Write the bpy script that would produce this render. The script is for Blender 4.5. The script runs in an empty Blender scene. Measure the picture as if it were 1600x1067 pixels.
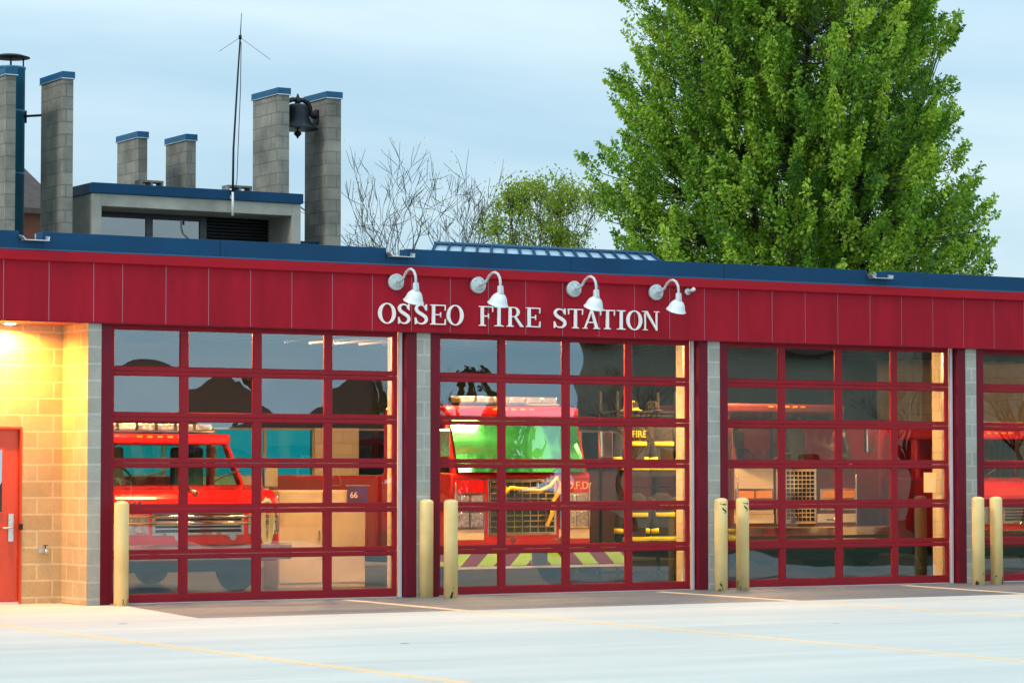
import bpy, bmesh, math, random
import numpy as np
from mathutils import Vector, Matrix
R = math.radians
PI = math.pi
random.seed(7)
sc = bpy.context.scene
col = sc.collection
G = 0.085                      # pavement level
F = -0.22                      # front face of the red fascia
BAY = 4.876                    # bay spacing
# ------------------------------------------------------------------ camera
cam = bpy.data.cameras.new('camera')
co = bpy.data.objects.new('camera', cam)
col.objects.link(co)
cam.sensor_width = 36
cam.lens = 36 * 4379.34 / 1600
cam.clip_start = .5
cam.clip_end = 2000
co.location = (-14.213, -34.078, 1.782)
co.rotation_euler = (PI/2 + 0.047081, 0, -0.536523)
sc.camera = co
sc.view_settings.view_transform = 'Standard'
sc.view_settings.look = 'None'
sc.view_settings.gamma = 1
sc.view_settings.exposure = 0.26

# ------------------------------------------------------------------ node helpers
def newmat(name):
    m = bpy.data.materials.new(name)
    m.use_nodes = True
    nt = m.node_tree
    nt.nodes.clear()
    out = nt.nodes.new('ShaderNodeOutputMaterial')
    return m, nt, out
def nd(nt, t, **kw):
    n = nt.nodes.new(t)
    for k, v in kw.items():
        if k in n.inputs: n.inputs[k].default_value = v
        else: setattr(n, k, v)
    return n
def lk(nt, a, b): nt.links.new(a, b)
def rgb(c): return (c[0], c[1], c[2], 1)
def paint(name, c, rough=.5, metal=0, var=.12, scale=3, bump=0, bscale=60, spec=.5, c2=None, stretch=(1, 1, 1), coat=0, grain=0, gscale=150):
    """principled paint with uneven tone, optional second tone, fine grain and bump"""
    m, nt, out = newmat(name)
    p = nd(nt, 'ShaderNodeBsdfPrincipled')
    p.inputs['Roughness'].default_value = rough
    p.inputs['Metallic'].default_value = metal
    p.inputs['Specular IOR Level'].default_value = spec
    p.inputs['Coat Weight'].default_value = coat
    tc = nd(nt, 'ShaderNodeTexCoord')
    mp = nd(nt, 'ShaderNodeMapping'); mp.inputs['Scale'].default_value = stretch
    lk(nt, tc.outputs['Object'], mp.inputs['Vector'])
    n = nd(nt, 'ShaderNodeTexNoise', Scale=scale, Detail=5.0, Roughness=.6)
    lk(nt, mp.outputs[0], n.inputs['Vector'])
    cr = nd(nt, 'ShaderNodeValToRGB')
    cr.color_ramp.elements[0].position = .3; cr.color_ramp.elements[1].position = .7
    d = c2 if c2 else tuple(max(0, x * (1 - var)) for x in c)
    cr.color_ramp.elements[0].color = rgb(d)
    cr.color_ramp.elements[1].color = rgb(c if c2 else tuple(x * (1 + var * .5) for x in c))
    lk(nt, n.outputs['Fac'], cr.inputs['Fac'])
    colout = cr.outputs[0]
    if grain:
        g = nd(nt, 'ShaderNodeTexNoise', Scale=gscale, Detail=3.0, Roughness=.7)
        lk(nt, tc.outputs['Object'], g.inputs['Vector'])
        mr = nd(nt, 'ShaderNodeMapRange'); mr.inputs[1].default_value = .25; mr.inputs[2].default_value = .75
        mr.inputs[3].default_value = 1 - grain; mr.inputs[4].default_value = 1 + grain
        lk(nt, g.outputs['Fac'], mr.inputs[0])
        mx = nd(nt, 'ShaderNodeVectorMath', operation='SCALE')
        lk(nt, colout, mx.inputs[0]); lk(nt, mr.outputs[0], mx.inputs['Scale'])
        colout = mx.outputs[0]
    lk(nt, colout, p.inputs['Base Color'])
    rr = nd(nt, 'ShaderNodeMapRange'); rr.inputs[3].default_value = max(.02, rough - .08); rr.inputs[4].default_value = min(1, rough + .1)
    lk(nt, n.outputs['Fac'], rr.inputs[0]); lk(nt, rr.outputs[0], p.inputs['Roughness'])
    if bump:
        b = nd(nt, 'ShaderNodeTexNoise', Scale=bscale, Detail=4.0)
        lk(nt, tc.outputs['Object'], b.inputs['Vector'])
        bp = nd(nt, 'ShaderNodeBump', Strength=bump, Distance=.01)
        lk(nt, b.outputs['Fac'], bp.inputs['Height']); lk(nt, bp.outputs[0], p.inputs['Normal'])
    lk(nt, p.outputs[0], out.inputs[0])
    return m
def emit(name, c, s):
    m, nt, out = newmat(name)
    e = nd(nt, 'ShaderNodeEmission', Strength=s); e.inputs[0].default_value = rgb(c)
    lk(nt, e.outputs[0], out.inputs[0]); return m
def block(name, c1, c2, mort, bw=.434, rh=.217, ms=.013, stain=.35, z0=0.0, x0=0.0, bump=.5):
    """concrete block wall; mapped on world position, along x on y-facing walls and along y on x-facing walls"""
    m, nt, out = newmat(name)
    p = nd(nt, 'ShaderNodeBsdfPrincipled', Roughness=.85)
    ge = nd(nt, 'ShaderNodeNewGeometry')
    sp = nd(nt, 'ShaderNodeSeparateXYZ'); lk(nt, ge.outputs['Position'], sp.inputs[0])
    sn = nd(nt, 'ShaderNodeSeparateXYZ'); lk(nt, ge.outputs['True Normal'], sn.inputs[0])
    ab = nd(nt, 'ShaderNodeMath', operation='ABSOLUTE'); lk(nt, sn.outputs['X'], ab.inputs[0])
    gt = nd(nt, 'ShaderNodeMath', operation='GREATER_THAN'); lk(nt, ab.outputs[0], gt.inputs[0]); gt.inputs[1].default_value = .5
    mx = nd(nt, 'ShaderNodeMix', data_type='FLOAT')
    lk(nt, gt.outputs[0], mx.inputs[0]); lk(nt, sp.outputs['X'], mx.inputs[2]); lk(nt, sp.outputs['Y'], mx.inputs[3])
    ax = nd(nt, 'ShaderNodeMath', operation='ADD'); lk(nt, mx.outputs[0], ax.inputs[0]); ax.inputs[1].default_value = 50 * bw + x0
    az = nd(nt, 'ShaderNodeMath', operation='ADD'); lk(nt, sp.outputs['Z'], az.inputs[0]); az.inputs[1].default_value = z0
    cb = nd(nt, 'ShaderNodeCombineXYZ'); lk(nt, ax.outputs[0], cb.inputs[0]); lk(nt, az.outputs[0], cb.inputs[1])
    br = nd(nt, 'ShaderNodeTexBrick', Scale=1.0)
    br.inputs['Color1'].default_value = rgb(c1); br.inputs['Color2'].default_value = rgb(c2); br.inputs['Mortar'].default_value = rgb(mort)
    br.inputs['Mortar Size'].default_value = ms; br.inputs['Brick Width'].default_value = bw; br.inputs['Row Height'].default_value = rh
    br.inputs['Mortar Smooth'].default_value = .15
    lk(nt, cb.outputs[0], br.inputs['Vector'])
    n1 = nd(nt, 'ShaderNodeTexNoise', Scale=1.6, Detail=6.0, Roughness=.65); lk(nt, ge.outputs['Position'], n1.inputs['Vector'])
    n2 = nd(nt, 'ShaderNodeTexNoise', Scale=70.0, Detail=3.0); lk(nt, ge.outputs['Position'], n2.inputs['Vector'])
    m1 = nd(nt, 'ShaderNodeMapRange'); m1.inputs[1].default_value = .3; m1.inputs[2].default_value = .7; m1.inputs[3].default_value = 1 - stain; m1.inputs[4].default_value = 1.08
    lk(nt, n1.outputs['Fac'], m1.inputs[0])
    m2 = nd(nt, 'ShaderNodeMapRange'); m2.inputs[1].default_value = .25; m2.inputs[2].default_value = .75; m2.inputs[3].default_value = .82; m2.inputs[4].default_value = 1.15
    lk(nt, n2.outputs['Fac'], m2.inputs[0])
    mm = nd(nt, 'ShaderNodeMath', operation='MULTIPLY'); lk(nt, m1.outputs[0], mm.inputs[0]); lk(nt, m2.outputs[0], mm.inputs[1])
    vs = nd(nt, 'ShaderNodeVectorMath', operation='SCALE'); lk(nt, br.outputs['Color'], vs.inputs[0]); lk(nt, mm.outputs[0], vs.inputs['Scale'])
    lk(nt, vs.outputs[0], p.inputs['Base Color'])
    inv = nd(nt, 'ShaderNodeMath', operation='SUBTRACT'); inv.inputs[0].default_value = 1.0; lk(nt, br.outputs['Fac'], inv.inputs[1])
    ad = nd(nt, 'ShaderNodeMath', operation='MULTIPLY_ADD'); lk(nt, n2.outputs['Fac'], ad.inputs[0]); ad.inputs[1].default_value = .5; lk(nt, inv.outputs[0], ad.inputs[2])
    bp = nd(nt, 'ShaderNodeBump', Strength=bump, Distance=.008); lk(nt, ad.outputs[0], bp.inputs['Height']); lk(nt, bp.outputs[0], p.inputs['Normal'])
    lk(nt, p.outputs[0], out.inputs[0])
    return m
def glass(name, tint=(1, 1, 1), ior=1.9, wave=0.0, wscale=2.0, gl=(1, 1, 1), rough=0.0, minr=0.0):
    """pane seen through with a mirror reflection that grows at grazing angles; lets light straight through"""
    m, nt, out = newmat(name)
    t = nd(nt, 'ShaderNodeBsdfTransparent'); t.inputs[0].default_value = rgb(tint)
    g = nd(nt, 'ShaderNodeBsdfGlossy', Roughness=rough); g.inputs[0].default_value = rgb(gl)
    fr = nd(nt, 'ShaderNodeFresnel', IOR=ior)
    mx = nd(nt, 'ShaderNodeMixShader')
    fac = fr.outputs[0]
    if minr:
        mm = nd(nt, 'ShaderNodeMath', operation='MAXIMUM'); lk(nt, fr.outputs[0], mm.inputs[0]); mm.inputs[1].default_value = minr
        fac = mm.outputs[0]
    lk(nt, fac, mx.inputs[0]); lk(nt, t.outputs[0], mx.inputs[1]); lk(nt, g.outputs[0], mx.inputs[2])
    if wave:
        ge = nd(nt, 'ShaderNodeNewGeometry')
        n = nd(nt, 'ShaderNodeTexNoise', Scale=wscale, Detail=1.0); lk(nt, ge.outputs['Position'], n.inputs['Vector'])
        bp = nd(nt, 'ShaderNodeBump', Strength=1.0, Distance=wave); lk(nt, n.outputs['Fac'], bp.inputs['Height'])
        lk(nt, bp.outputs[0], g.inputs['Normal'])
    lk(nt, mx.outputs[0], out.inputs[0])
    return m

M = {}
M['red'] = paint('red_door_paint', (.275, .0095, .018), .5, spec=.18, var=.12, scale=2, grain=.18, gscale=120)
M['red_jamb'] = paint('red_jamb_paint', (.145, .003, .014), .5, spec=.2, var=.15, scale=2.5, grain=.15, gscale=120)
M['fascia'] = paint('red_fascia_metal', (.335, .0075, .020), .58, spec=.12, var=.22, scale=2.2, stretch=(1.6, 1, .35), grain=.16, gscale=90, bump=.35, bscale=2.5)
M['band'] = paint('bright_red_trim', (.36, .004, .014), .45, spec=.15, var=.10, scale=1.5, grain=.08, gscale=90)
M['seam'] = paint('seam_backing', (.42, .20, .25), .5, var=.1)
M['blue'] = paint('blue_metal', (.002, .046, .115), .5, var=.22, spec=.18, scale=1.2, grain=.08, gscale=60)
M['bluelip'] = paint('blue_lip_metal', (.008, .085, .18), .35, var=.15, scale=2)
M['bluepanel'] = paint('skylight_panel', (.38, .52, .62), .25, var=.12, scale=2, metal=.3)
M['galv'] = paint('galvanised_steel', (.55, .58, .58), .35, metal=.7, var=.25, scale=9)
M['white'] = paint('white_enamel', (.72, .76, .76), .35, var=.10, scale=9, grain=.04)
M['letter'] = paint('white_letter_metal', (.82, .80, .78), .4, var=.06, scale=4)
M['lampgrey'] = paint('weathered_grey_enamel', (.50, .57, .58), .4, var=.3, scale=14, grain=.05)
M['strip'] = paint('pale_weather_strip', (.62, .58, .62), .5, var=.12, scale=3)
M['pier'] = block('grey_block', (.245, .232, .190), (.325, .305, .25), (.20, .19, .165), stain=.55, z0=.0)
M['column'] = block('pale_grey_block', (.355, .35, .30), (.42, .41, .35), (.49, .48, .43), stain=.25, z0=.05)
M['entry'] = block('buff_block', (.50, .345, .17), (.58, .42, .215), (.68, .53, .31), stain=.2, z0=.05, x0=.1)
M['inblock'] = block('painted_interior_block', (.62, .58, .50), (.66, .62, .54), (.56, .52, .45), stain=.1, z0=.05)
M['conc'] = paint('smooth_concrete', (.36, .345, .29), .8, var=.3, scale=1.6, bump=.2, grain=.12, gscale=40)
M['dark'] = paint('dark_frame', (.02, .022, .025), .4)
M['louvre'] = paint('dark_louvre', (.012, .010, .012), .6)
M['bell'] = paint('dark_bronze', (.018, .026, .034), .42, metal=.6, var=.4, scale=7, grain=.1)
M['iron'] = paint('black_iron', (.012, .013, .016), .55, metal=.3)
M['fluepaint'] = paint('blue_flue_paint', (.028, .19, .29), .4, var=.25, scale=2)
M['roof'] = paint('roof_membrane', (.10, .10, .10), .9)
M['yellow'] = None
M['chrome'] = paint('chrome', (.78, .78, .76), .12, metal=1, var=.06)
M['firered'] = paint('fire_engine_red', (.50, .010, .012), .18, var=.06, coat=.6)
M['fired'] = paint('dark_maroon_paint', (.11, .018, .018), .22, coat=.5)
M['cream'] = paint('cream_paint', (.62, .56, .42), .3, coat=.3)
M['black'] = paint('black_rubber', (.015, .015, .016), .7)
M['seat'] = paint('dark_seat_cloth', (.03, .03, .04), .85)
M['lens'] = paint('headlamp_lens', (.75, .75, .72), .12, metal=.85, var=.5, scale=25, bump=1.0, bscale=40)
M['amber'] = paint('amber_lens', (.75, .30, .03), .15, coat=.6)
M['redlens'] = paint('red_lens', (.65, .03, .03), .15, coat=.6)
M['gold'] = paint('gold_lettering', (.85, .62, .22), .35)
M['palehose'] = paint('pale_green_hose', (.50, .55, .36), .6)
M['darkglass'] = glass('dark_window_panel', (.03, .05, .05), 1.5)
M['pane3'] = glass('roof_window_glass', (.25, .32, .34), 1.6, minr=.10)
M['coping'] = paint('blue_coping_metal', (.004, .085, .19), .42, var=.2, spec=.3)
M['hose'] = paint('yellow_hose', (.80, .55, .02), .6)
M['hiviz'] = paint('reflective_yellow', (.80, .78, .04), .5)
M['coat'] = paint('black_turnout_cloth', (.022, .020, .020), .85, bump=.3)
M['purple'] = paint('purple_cloth', (.06, .025, .16), .7)
M['paper'] = paint('white_paper', (.70, .75, .74), .8)
M['cabinet'] = paint('beige_steel', (.55, .48, .34), .4)
M['shadetone'] = paint('painted_interior_shade', (.022, .022, .026), .8)  # gloom of the upper wall and rear ceiling is put into this colour
M['floor'] = paint('sealed_floor', (.045, .047, .05), .3, var=.2, scale=1.2)
M['ceil'] = paint('ceiling_deck', (.62, .60, .54), .6)
M['joist'] = paint('steel_joist', (.012, .012, .014), .6)
M['orange_door'] = paint('red_orange_door', (.55, .055, .012), .35, var=.08, scale=2)
M['soffit'] = paint('red_soffit', (.40, .06, .035), .5)
M['bark'] = paint('grey_bark', (.05, .042, .034), .9, var=.5, scale=6, bump=.6, bscale=20)
M['twig'] = paint('twig_bark', (.038, .038, .030), .9, var=.3, scale=6)
M['teal'] = glass('teal_window_panel', (.04, .60, .60), 1.5)
M['green'] = glass('green_window_panel', (.42, .95, .60), 1.5)
M['pane'] = glass('door_pane', (.88, .89, .87), 2.12, gl=(.78, .94, 1), wave=.00035, wscale=1.8)
M['pane2'] = glass('dusty_glass', (.45, .52, .55), 2.0, wave=.001, minr=.28)
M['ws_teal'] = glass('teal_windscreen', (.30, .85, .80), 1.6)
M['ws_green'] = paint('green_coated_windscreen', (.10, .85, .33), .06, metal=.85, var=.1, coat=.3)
M['ws_clear'] = glass('clear_windscreen', (.55, .60, .50), 1.7)
M['tube'] = emit('fluorescent_tube', (1, .51, .185), 520)
M['downlight'] = emit('downlight_lens', (1, .66, .26), 60)

def yellow_paint():
    m, nt, out = newmat('chipped_yellow_paint')
    p = nd(nt, 'ShaderNodeBsdfPrincipled', Roughness=.42)
    tc = nd(nt, 'ShaderNodeTexCoord'); oi = nd(nt, 'ShaderNodeObjectInfo')
    off = nd(nt, 'ShaderNodeVectorMath', operation='SCALE'); off.inputs[0].default_value = (31, 17, 23); lk(nt, oi.outputs['Random'], off.inputs['Scale'])
    ad = nd(nt, 'ShaderNodeVectorMath', operation='ADD'); lk(nt, tc.outputs['Object'], ad.inputs[0]); lk(nt, off.outputs[0], ad.inputs[1])
    n = nd(nt, 'ShaderNodeTexNoise', Scale=3.0, Detail=4.0); lk(nt, ad.outputs[0], n.inputs['Vector'])
    cr = nd(nt, 'ShaderNodeValToRGB'); cr.color_ramp.elements[0].color = (.78, .56, .22, 1); cr.color_ramp.elements[1].color = (.88, .68, .30, 1)
    cr.color_ramp.elements[0].position = .3; cr.color_ramp.elements[1].position = .7
    lk(nt, n.outputs['Fac'], cr.inputs[0])
    mp = nd(nt, 'ShaderNodeMapping'); mp.inputs['Scale'].default_value = (14, 14, 5); lk(nt, ad.outputs[0], mp.inputs[0])
    c = nd(nt, 'ShaderNodeTexNoise', Scale=1.0, Detail=5.0, Roughness=.7); lk(nt, mp.outputs[0], c.inputs['Vector'])
    sp = nd(nt, 'ShaderNodeSeparateXYZ'); lk(nt, tc.outputs['Object'], sp.inputs[0])
    zz = nd(nt, 'ShaderNodeMapRange'); zz.inputs[1].default_value = .0; zz.inputs[2].default_value = .40; zz.inputs[3].default_value = .21; zz.inputs[4].default_value = 0.0
    lk(nt, sp.outputs['Z'], zz.inputs[0])
    s = nd(nt, 'ShaderNodeMath', operation='ADD'); lk(nt, c.outputs['Fac'], s.inputs[0]); lk(nt, zz.outputs[0], s.inputs[1])
    th = nd(nt, 'ShaderNodeMapRange'); th.inputs[1].default_value = .755; th.inputs[2].default_value = .77; lk(nt, s.outputs[0], th.inputs[0])
    mx = nd(nt, 'ShaderNodeMix', data_type='RGBA'); lk(nt, th.outputs[0], mx.inputs[0]); lk(nt, cr.outputs[0], mx.inputs[6]); mx.inputs[7].default_value = (.05, .022, .012, 1)
    lk(nt, mx.outputs[2], p.inputs['Base Color'])
    bp = nd(nt, 'ShaderNodeBump', Strength=.5, Distance=.004, invert=True); lk(nt, th.outputs[0], bp.inputs['Height']); lk(nt, bp.outputs[0], p.inputs['Normal'])
    lk(nt, p.outputs[0], out.inputs[0]); return m
M['yellow'] = yellow_paint()
def chevron():
    m, nt, out = newmat('chevron_board')
    p = nd(nt, 'ShaderNodeBsdfPrincipled', Roughness=.35)
    tc = nd(nt, 'ShaderNodeTexCoord'); sp = nd(nt, 'ShaderNodeSeparateXYZ'); lk(nt, tc.outputs['Object'], sp.inputs[0])
    a = nd(nt, 'ShaderNodeMath', operation='ABSOLUTE'); lk(nt, sp.outputs['X'], a.inputs[0])
    b = nd(nt, 'ShaderNodeMath', operation='ADD'); lk(nt, a.outputs[0], b.inputs[0]); lk(nt, sp.outputs['Z'], b.inputs[1])
    d = nd(nt, 'ShaderNodeMath', operation='DIVIDE'); lk(nt, b.outputs[0], d.inputs[0]); d.inputs[1].default_value = .56
    f = nd(nt, 'ShaderNodeMath', operation='FRACT'); lk(nt, d.outputs[0], f.inputs[0])
    g = nd(nt, 'ShaderNodeMath', operation='GREATER_THAN'); lk(nt, f.outputs[0], g.inputs[0]); g.inputs[1].default_value = .5
    mx = nd(nt, 'ShaderNodeMix', data_type='RGBA'); lk(nt, g.outputs[0], mx.inputs[0]); mx.inputs[6].default_value = (.50, .95, .02, 1); mx.inputs[7].default_value = (.22, .012, .03, 1)
    lk(nt, mx.outputs[2], p.inputs['Base Color']); lk(nt, p.outputs[0], out.inputs[0]); return m
M['chevron'] = chevron()
def leafmat(name, c1, c2, c3):
    m, nt, out = newmat(name)
    at = nd(nt, 'ShaderNodeAttribute', attribute_name='tone')
    cr = nd(nt, 'ShaderNodeValToRGB'); e = cr.color_ramp.elements
    e[0].color = rgb(c1); e[0].position = 0; e[1].color = rgb(c3); e[1].position = 1
    k = e.new(.5); k.color = rgb(c2)
    lk(nt, at.outputs['Fac'], cr.inputs[0])
    p = nd(nt, 'ShaderNodeBsdfPrincipled', Roughness=.5); p.inputs['Specular IOR Level'].default_value = .35
    lk(nt, cr.outputs[0], p.inputs['Base Color'])
    t = nd(nt, 'ShaderNodeBsdfTranslucent'); 
    vs = nd(nt, 'ShaderNodeVectorMath', operation='MULTIPLY'); lk(nt, cr.outputs[0], vs.inputs[0]); vs.inputs[1].default_value = (1.3, 1.35, .6)
    lk(nt, vs.outputs[0], t.inputs[0])
    mx = nd(nt, 'ShaderNodeMixShader'); mx.inputs[0].default_value = .35
    lk(nt, p.outputs[0], mx.inputs[1]); lk(nt, t.outputs[0], mx.inputs[2]); lk(nt, mx.outputs[0], out.inputs[0]); return m
M['leaf'] = leafmat('maple_leaves', (.045, .135, .012), (.20, .37, .028), (.48, .60, .075))
M['leafy'] = leafmat('young_olive_leaves', (.16, .24, .015), (.30, .36, .035), (.24, .42, .04))
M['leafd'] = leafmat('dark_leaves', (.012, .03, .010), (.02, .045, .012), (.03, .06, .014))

# ------------------------------------------------------------------ mesh builder
class MB:
    def __init__(s): s.v = []; s.f = []; s.sm = []
    def add(s, vs, fs, smooth=False):
        o = len(s.v); s.v += [tuple(v) for v in vs]
        for f in fs: s.f.append(tuple(i + o for i in f)); s.sm.append(smooth)
        return s
    def box(s, x0, x1, y0, y1, z0, z1):
        return s.add([(x0,y0,z0),(x1,y0,z0),(x1,y1,z0),(x0,y1,z0),(x0,y0,z1),(x1,y0,z1),(x1,y1,z1),(x0,y1,z1)],
              [(0,3,2,1),(4,5,6,7),(0,1,5,4),(1,2,6,5),(2,3,7,6),(3,0,4,7)])
    def hexa(s, b, t):
        return s.add(list(b) + list(t), [(0,3,2,1),(4,5,6,7),(0,1,5,4),(1,2,6,5),(2,3,7,6),(3,0,4,7)])
    def prism(s, poly, axis, a, b):
        """2-D polygon swept along an axis. axis 'x': poly=(y,z); 'y': (x,z); 'z': (x,y)"""
        def P(p, t): return {'x': (t, p[0], p[1]), 'y': (p[0], t, p[1]), 'z': (p[0], p[1], t)}[axis]
        n = len(poly); vs = [P(p, a) for p in poly] + [P(p, b) for p in poly]
        ar = sum(poly[i][0] * poly[(i+1) % n][1] - poly[(i+1) % n][0] * poly[i][1] for i in range(n))
        flip = (ar > 0) != (axis == 'y')
        fs = [tuple(range(n)), tuple(range(2*n - 1, n - 1, -1))] + [(i, i + n, (i+1) % n + n, (i+1) % n) for i in range(n)]
        if (b > a) != flip: fs = [tuple(reversed(f)) for f in fs]
        return s.add(vs, fs)
    def tube(s, pts, rad, n=8, caps=True, smooth=True):
        pts = [Vector(p) for p in pts]
        if not hasattr(rad, '__len__'): rad = [rad] * len(pts)
        vs = []; up = None
        for i, p in enumerate(pts):
            d = (pts[min(i+1, len(pts)-1)] - pts[max(i-1, 0)])
            d = d.normalized() if d.length > 1e-9 else Vector((0, 0, 1))
            if up is None:
                up = Vector((0, 0, 1)) if abs(d.z) < .9 else Vector((1, 0, 0))
            a = d.cross(up)
            if a.length < 1e-6: a = d.orthogonal()
            a.normalize(); b = a.cross(d).normalized(); up = b
            for k in range(n):
                t = 2 * PI * k / n
                vs.append(p + (a * math.cos(t) + b * math.sin(t)) * rad[i])
        fs = []
        for i in range(len(pts) - 1):
            for k in range(n):
                q = (k + 1) % n
                fs.append((i*n + k, (i+1)*n + k, (i+1)*n + q, i*n + q))
        s.add(vs, fs, smooth)
        if caps:
            o = len(s.v) - len(vs); m = (len(pts) - 1) * n
            s.f.append(tuple(o + k for k in range(n))); s.sm.append(False)
            s.f.append(tuple(o + m + k for k in reversed(range(n)))); s.sm.append(False)
        return s
    def lathe(s, prof, c=(0, 0, 0), n=24, mat=None, smooth=True):
        vs = []; c = Vector(c)
        for r, z in prof:
            for k in range(n):
                t = 2 * PI * k / n
                v = Vector((r * math.cos(t), r * math.sin(t), z))
                if mat: v = mat @ v
                vs.append(c + v)
        fs = [(i*n + k, i*n + (k+1) % n, (i+1)*n + (k+1) % n, (i+1)*n + k) for i in range(len(prof)-1) for k in range(n)]
        s.add(vs, fs, smooth)
        o = len(s.v) - len(vs)
        if prof[0][0] > 1e-5: s.f.append(tuple(o + k for k in reversed(range(n)))); s.sm.append(False)
        if prof[-1][0] > 1e-5: s.f.append(tuple(o + (len(prof)-1)*n + k for k in range(n))); s.sm.append(False)
        return s
    def grid(s, fn, nu, nv, smooth=True):
        vs = [fn(i / nu, j / nv) for j in range(nv + 1) for i in range(nu + 1)]
        fs = [(j*(nu+1)+i, j*(nu+1)+i+1, (j+1)*(nu+1)+i+1, (j+1)*(nu+1)+i) for j in range(nv) for i in range(nu)]
        return s.add(vs, fs, smooth)
    def build(s, name, mat, parent=None, bevel=0, seg=2, origin=None):
        me = bpy.data.meshes.new(name)
        vs = s.v
        if origin: vs = [(v[0]-origin[0], v[1]-origin[1], v[2]-origin[2]) for v in vs]
        me.from_pydata(vs, [], s.f)
        me.polygons.foreach_set('use_smooth', s.sm)
        me.materials.append(M[mat] if isinstance(mat, str) else mat)
        me.update()
        o = bpy.data.objects.new(name, me); col.objects.link(o)
        if origin: o.location = origin
        if parent: o.parent = parent
        if bevel:
            b = o.modifiers.new('bevel', 'BEVEL'); b.width = bevel; b.segments = seg; b.limit_method = 'ANGLE'; b.angle_limit = R(40)
            b.harden_normals = False
        return o
def tag(o, label, cat=None, group=None, kind=None):
    if label: o['label'] = label
    if cat: o['category'] = cat
    if group: o['group'] = group
    if kind: o['kind'] = kind
    return o
def thing(name, loc, label, cat, group=None, rz=0):
    o = bpy.data.objects.new(name, None); col.objects.link(o)
    o.empty_display_size = .2; o.location = loc; o.rotation_euler = (0, 0, rz)
    return tag(o, label, cat, group)
def copy_tree(o, parent=None):
    c = o.copy(); col.objects.link(c)
    if parent: c.parent = parent
    for ch in [x for x in bpy.data.objects if x.parent == o]: copy_tree(ch, c)
    return c
def text_mesh(name, body, size, mat, parent, loc, rot, depth=.006, align='CENTER'):
    cu = bpy.data.curves.new(name, 'FONT'); cu.body = body; cu.size = size; cu.extrude = depth; cu.align_x = align; cu.align_y = 'CENTER'; cu.resolution_u = 3
    t = bpy.data.objects.new(name + '_tmp', cu); col.objects.link(t)
    dg = bpy.context.evaluated_depsgraph_get()
    me = bpy.data.meshes.new_from_object(t.evaluated_get(dg)); me.name = name
    me.materials.clear(); me.materials.append(M[mat])
    bpy.data.objects.remove(t)
    o = bpy.data.objects.new(name, me); col.objects.link(o); o.parent = parent; o.location = loc; o.rotation_euler = rot
    return o

# ------------------------------------------------------------------ ground
def ground_mat(name, c1, c2, c3, rough, gr=.06, streak=(.30, 2.4, 1)):
    m, nt, out = newmat(name)
    p = nd(nt, 'ShaderNodeBsdfPrincipled', Roughness=rough)
    ge = nd(nt, 'ShaderNodeNewGeometry')
    mp = nd(nt, 'ShaderNodeMapping'); mp.inputs['Scale'].default_value = streak; mp.inputs['Rotation'].default_value = (0, 0, R(30)); lk(nt, ge.outputs['Position'], mp.inputs[0])
    n1 = nd(nt, 'ShaderNodeTexNoise', Scale=.55, Detail=7.0, Roughness=.62); lk(nt, mp.outputs[0], n1.inputs['Vector'])
    n2 = nd(nt, 'ShaderNodeTexNoise', Scale=.22, Detail=3.0); lk(nt, ge.outputs['Position'], n2.inputs['Vector'])
    n3 = nd(nt, 'ShaderNodeTexNoise', Scale=45.0, Detail=4.0, Roughness=.75); lk(nt, ge.outputs['Position'], n3.inputs['Vector'])
    cr = nd(nt, 'ShaderNodeValToRGB'); e = cr.color_ramp.elements
    e[0].position = .36; e[0].color = rgb(c1); e[1].position = .62; e[1].color = rgb(c2)
    lk(nt, n1.outputs['Fac'], cr.inputs[0])
    mr = nd(nt, 'ShaderNodeMapRange'); mr.inputs[1].default_value = .4; mr.inputs[2].default_value = .65; lk(nt, n2.outputs['Fac'], mr.inputs[0])
    mx = nd(nt, 'ShaderNodeMix', data_type='RGBA'); lk(nt, mr.outputs[0], mx.inputs[0]); lk(nt, cr.outputs[0], mx.inputs[6]); mx.inputs[7].default_value = rgb(c3)
    ms = nd(nt, 'ShaderNodeMath', operation='MULTIPLY'); lk(nt, mr.outputs[0], ms.inputs[0]); ms.inputs[1].default_value = .45
    lk(nt, ms.outputs[0], mx.inputs[0])
    g = nd(nt, 'ShaderNodeMapRange'); g.inputs[1].default_value = .25; g.inputs[2].default_value = .75; g.inputs[3].default_value = 1 - gr; g.inputs[4].default_value = 1 + gr
    lk(nt, n3.outputs['Fac'], g.inputs[0])
    vs = nd(nt, 'ShaderNodeVectorMath', operation='SCALE'); lk(nt, mx.outputs[2], vs.inputs[0]); lk(nt, g.outputs[0], vs.inputs['Scale'])
    # sparse dark specks
    vo = nd(nt, 'ShaderNodeTexVoronoi', Scale=.55); lk(nt, ge.outputs['Position'], vo.inputs['Vector'])
    vt = nd(nt, 'ShaderNodeMath', operation='LESS_THAN'); lk(nt, vo.outputs['Distance'], vt.inputs[0]); vt.inputs[1].default_value = .035
    mk = nd(nt, 'ShaderNodeMix', data_type='RGBA'); lk(nt, vt.outputs[0], mk.inputs[0]); lk(nt, vs.outputs[0], mk.inputs[6]); mk.inputs[7].default_value = (.10, .10, .10, 1)
    lk(nt, mk.outputs[2], p.inputs['Base Color'])
    bp = nd(nt, 'ShaderNodeBump', Strength=.25, Distance=.004); lk(nt, n3.outputs['Fac'], bp.inputs['Height']); lk(nt, bp.outputs[0], p.inputs['Normal'])
    lk(nt, p.outputs[0], out.inputs[0]); return m
M['concrete'] = ground_mat('pale_concrete', (.50, .515, .485), (.60, .605, .56), (.55, .56, .53), .7)
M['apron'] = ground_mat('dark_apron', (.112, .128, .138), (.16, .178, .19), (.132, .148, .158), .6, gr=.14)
M['linepaint'] = ground_mat('faded_line_paint', (.80, .53, .29), (.84, .58, .34), (.78, .62, .44), .6, gr=.10)
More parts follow.
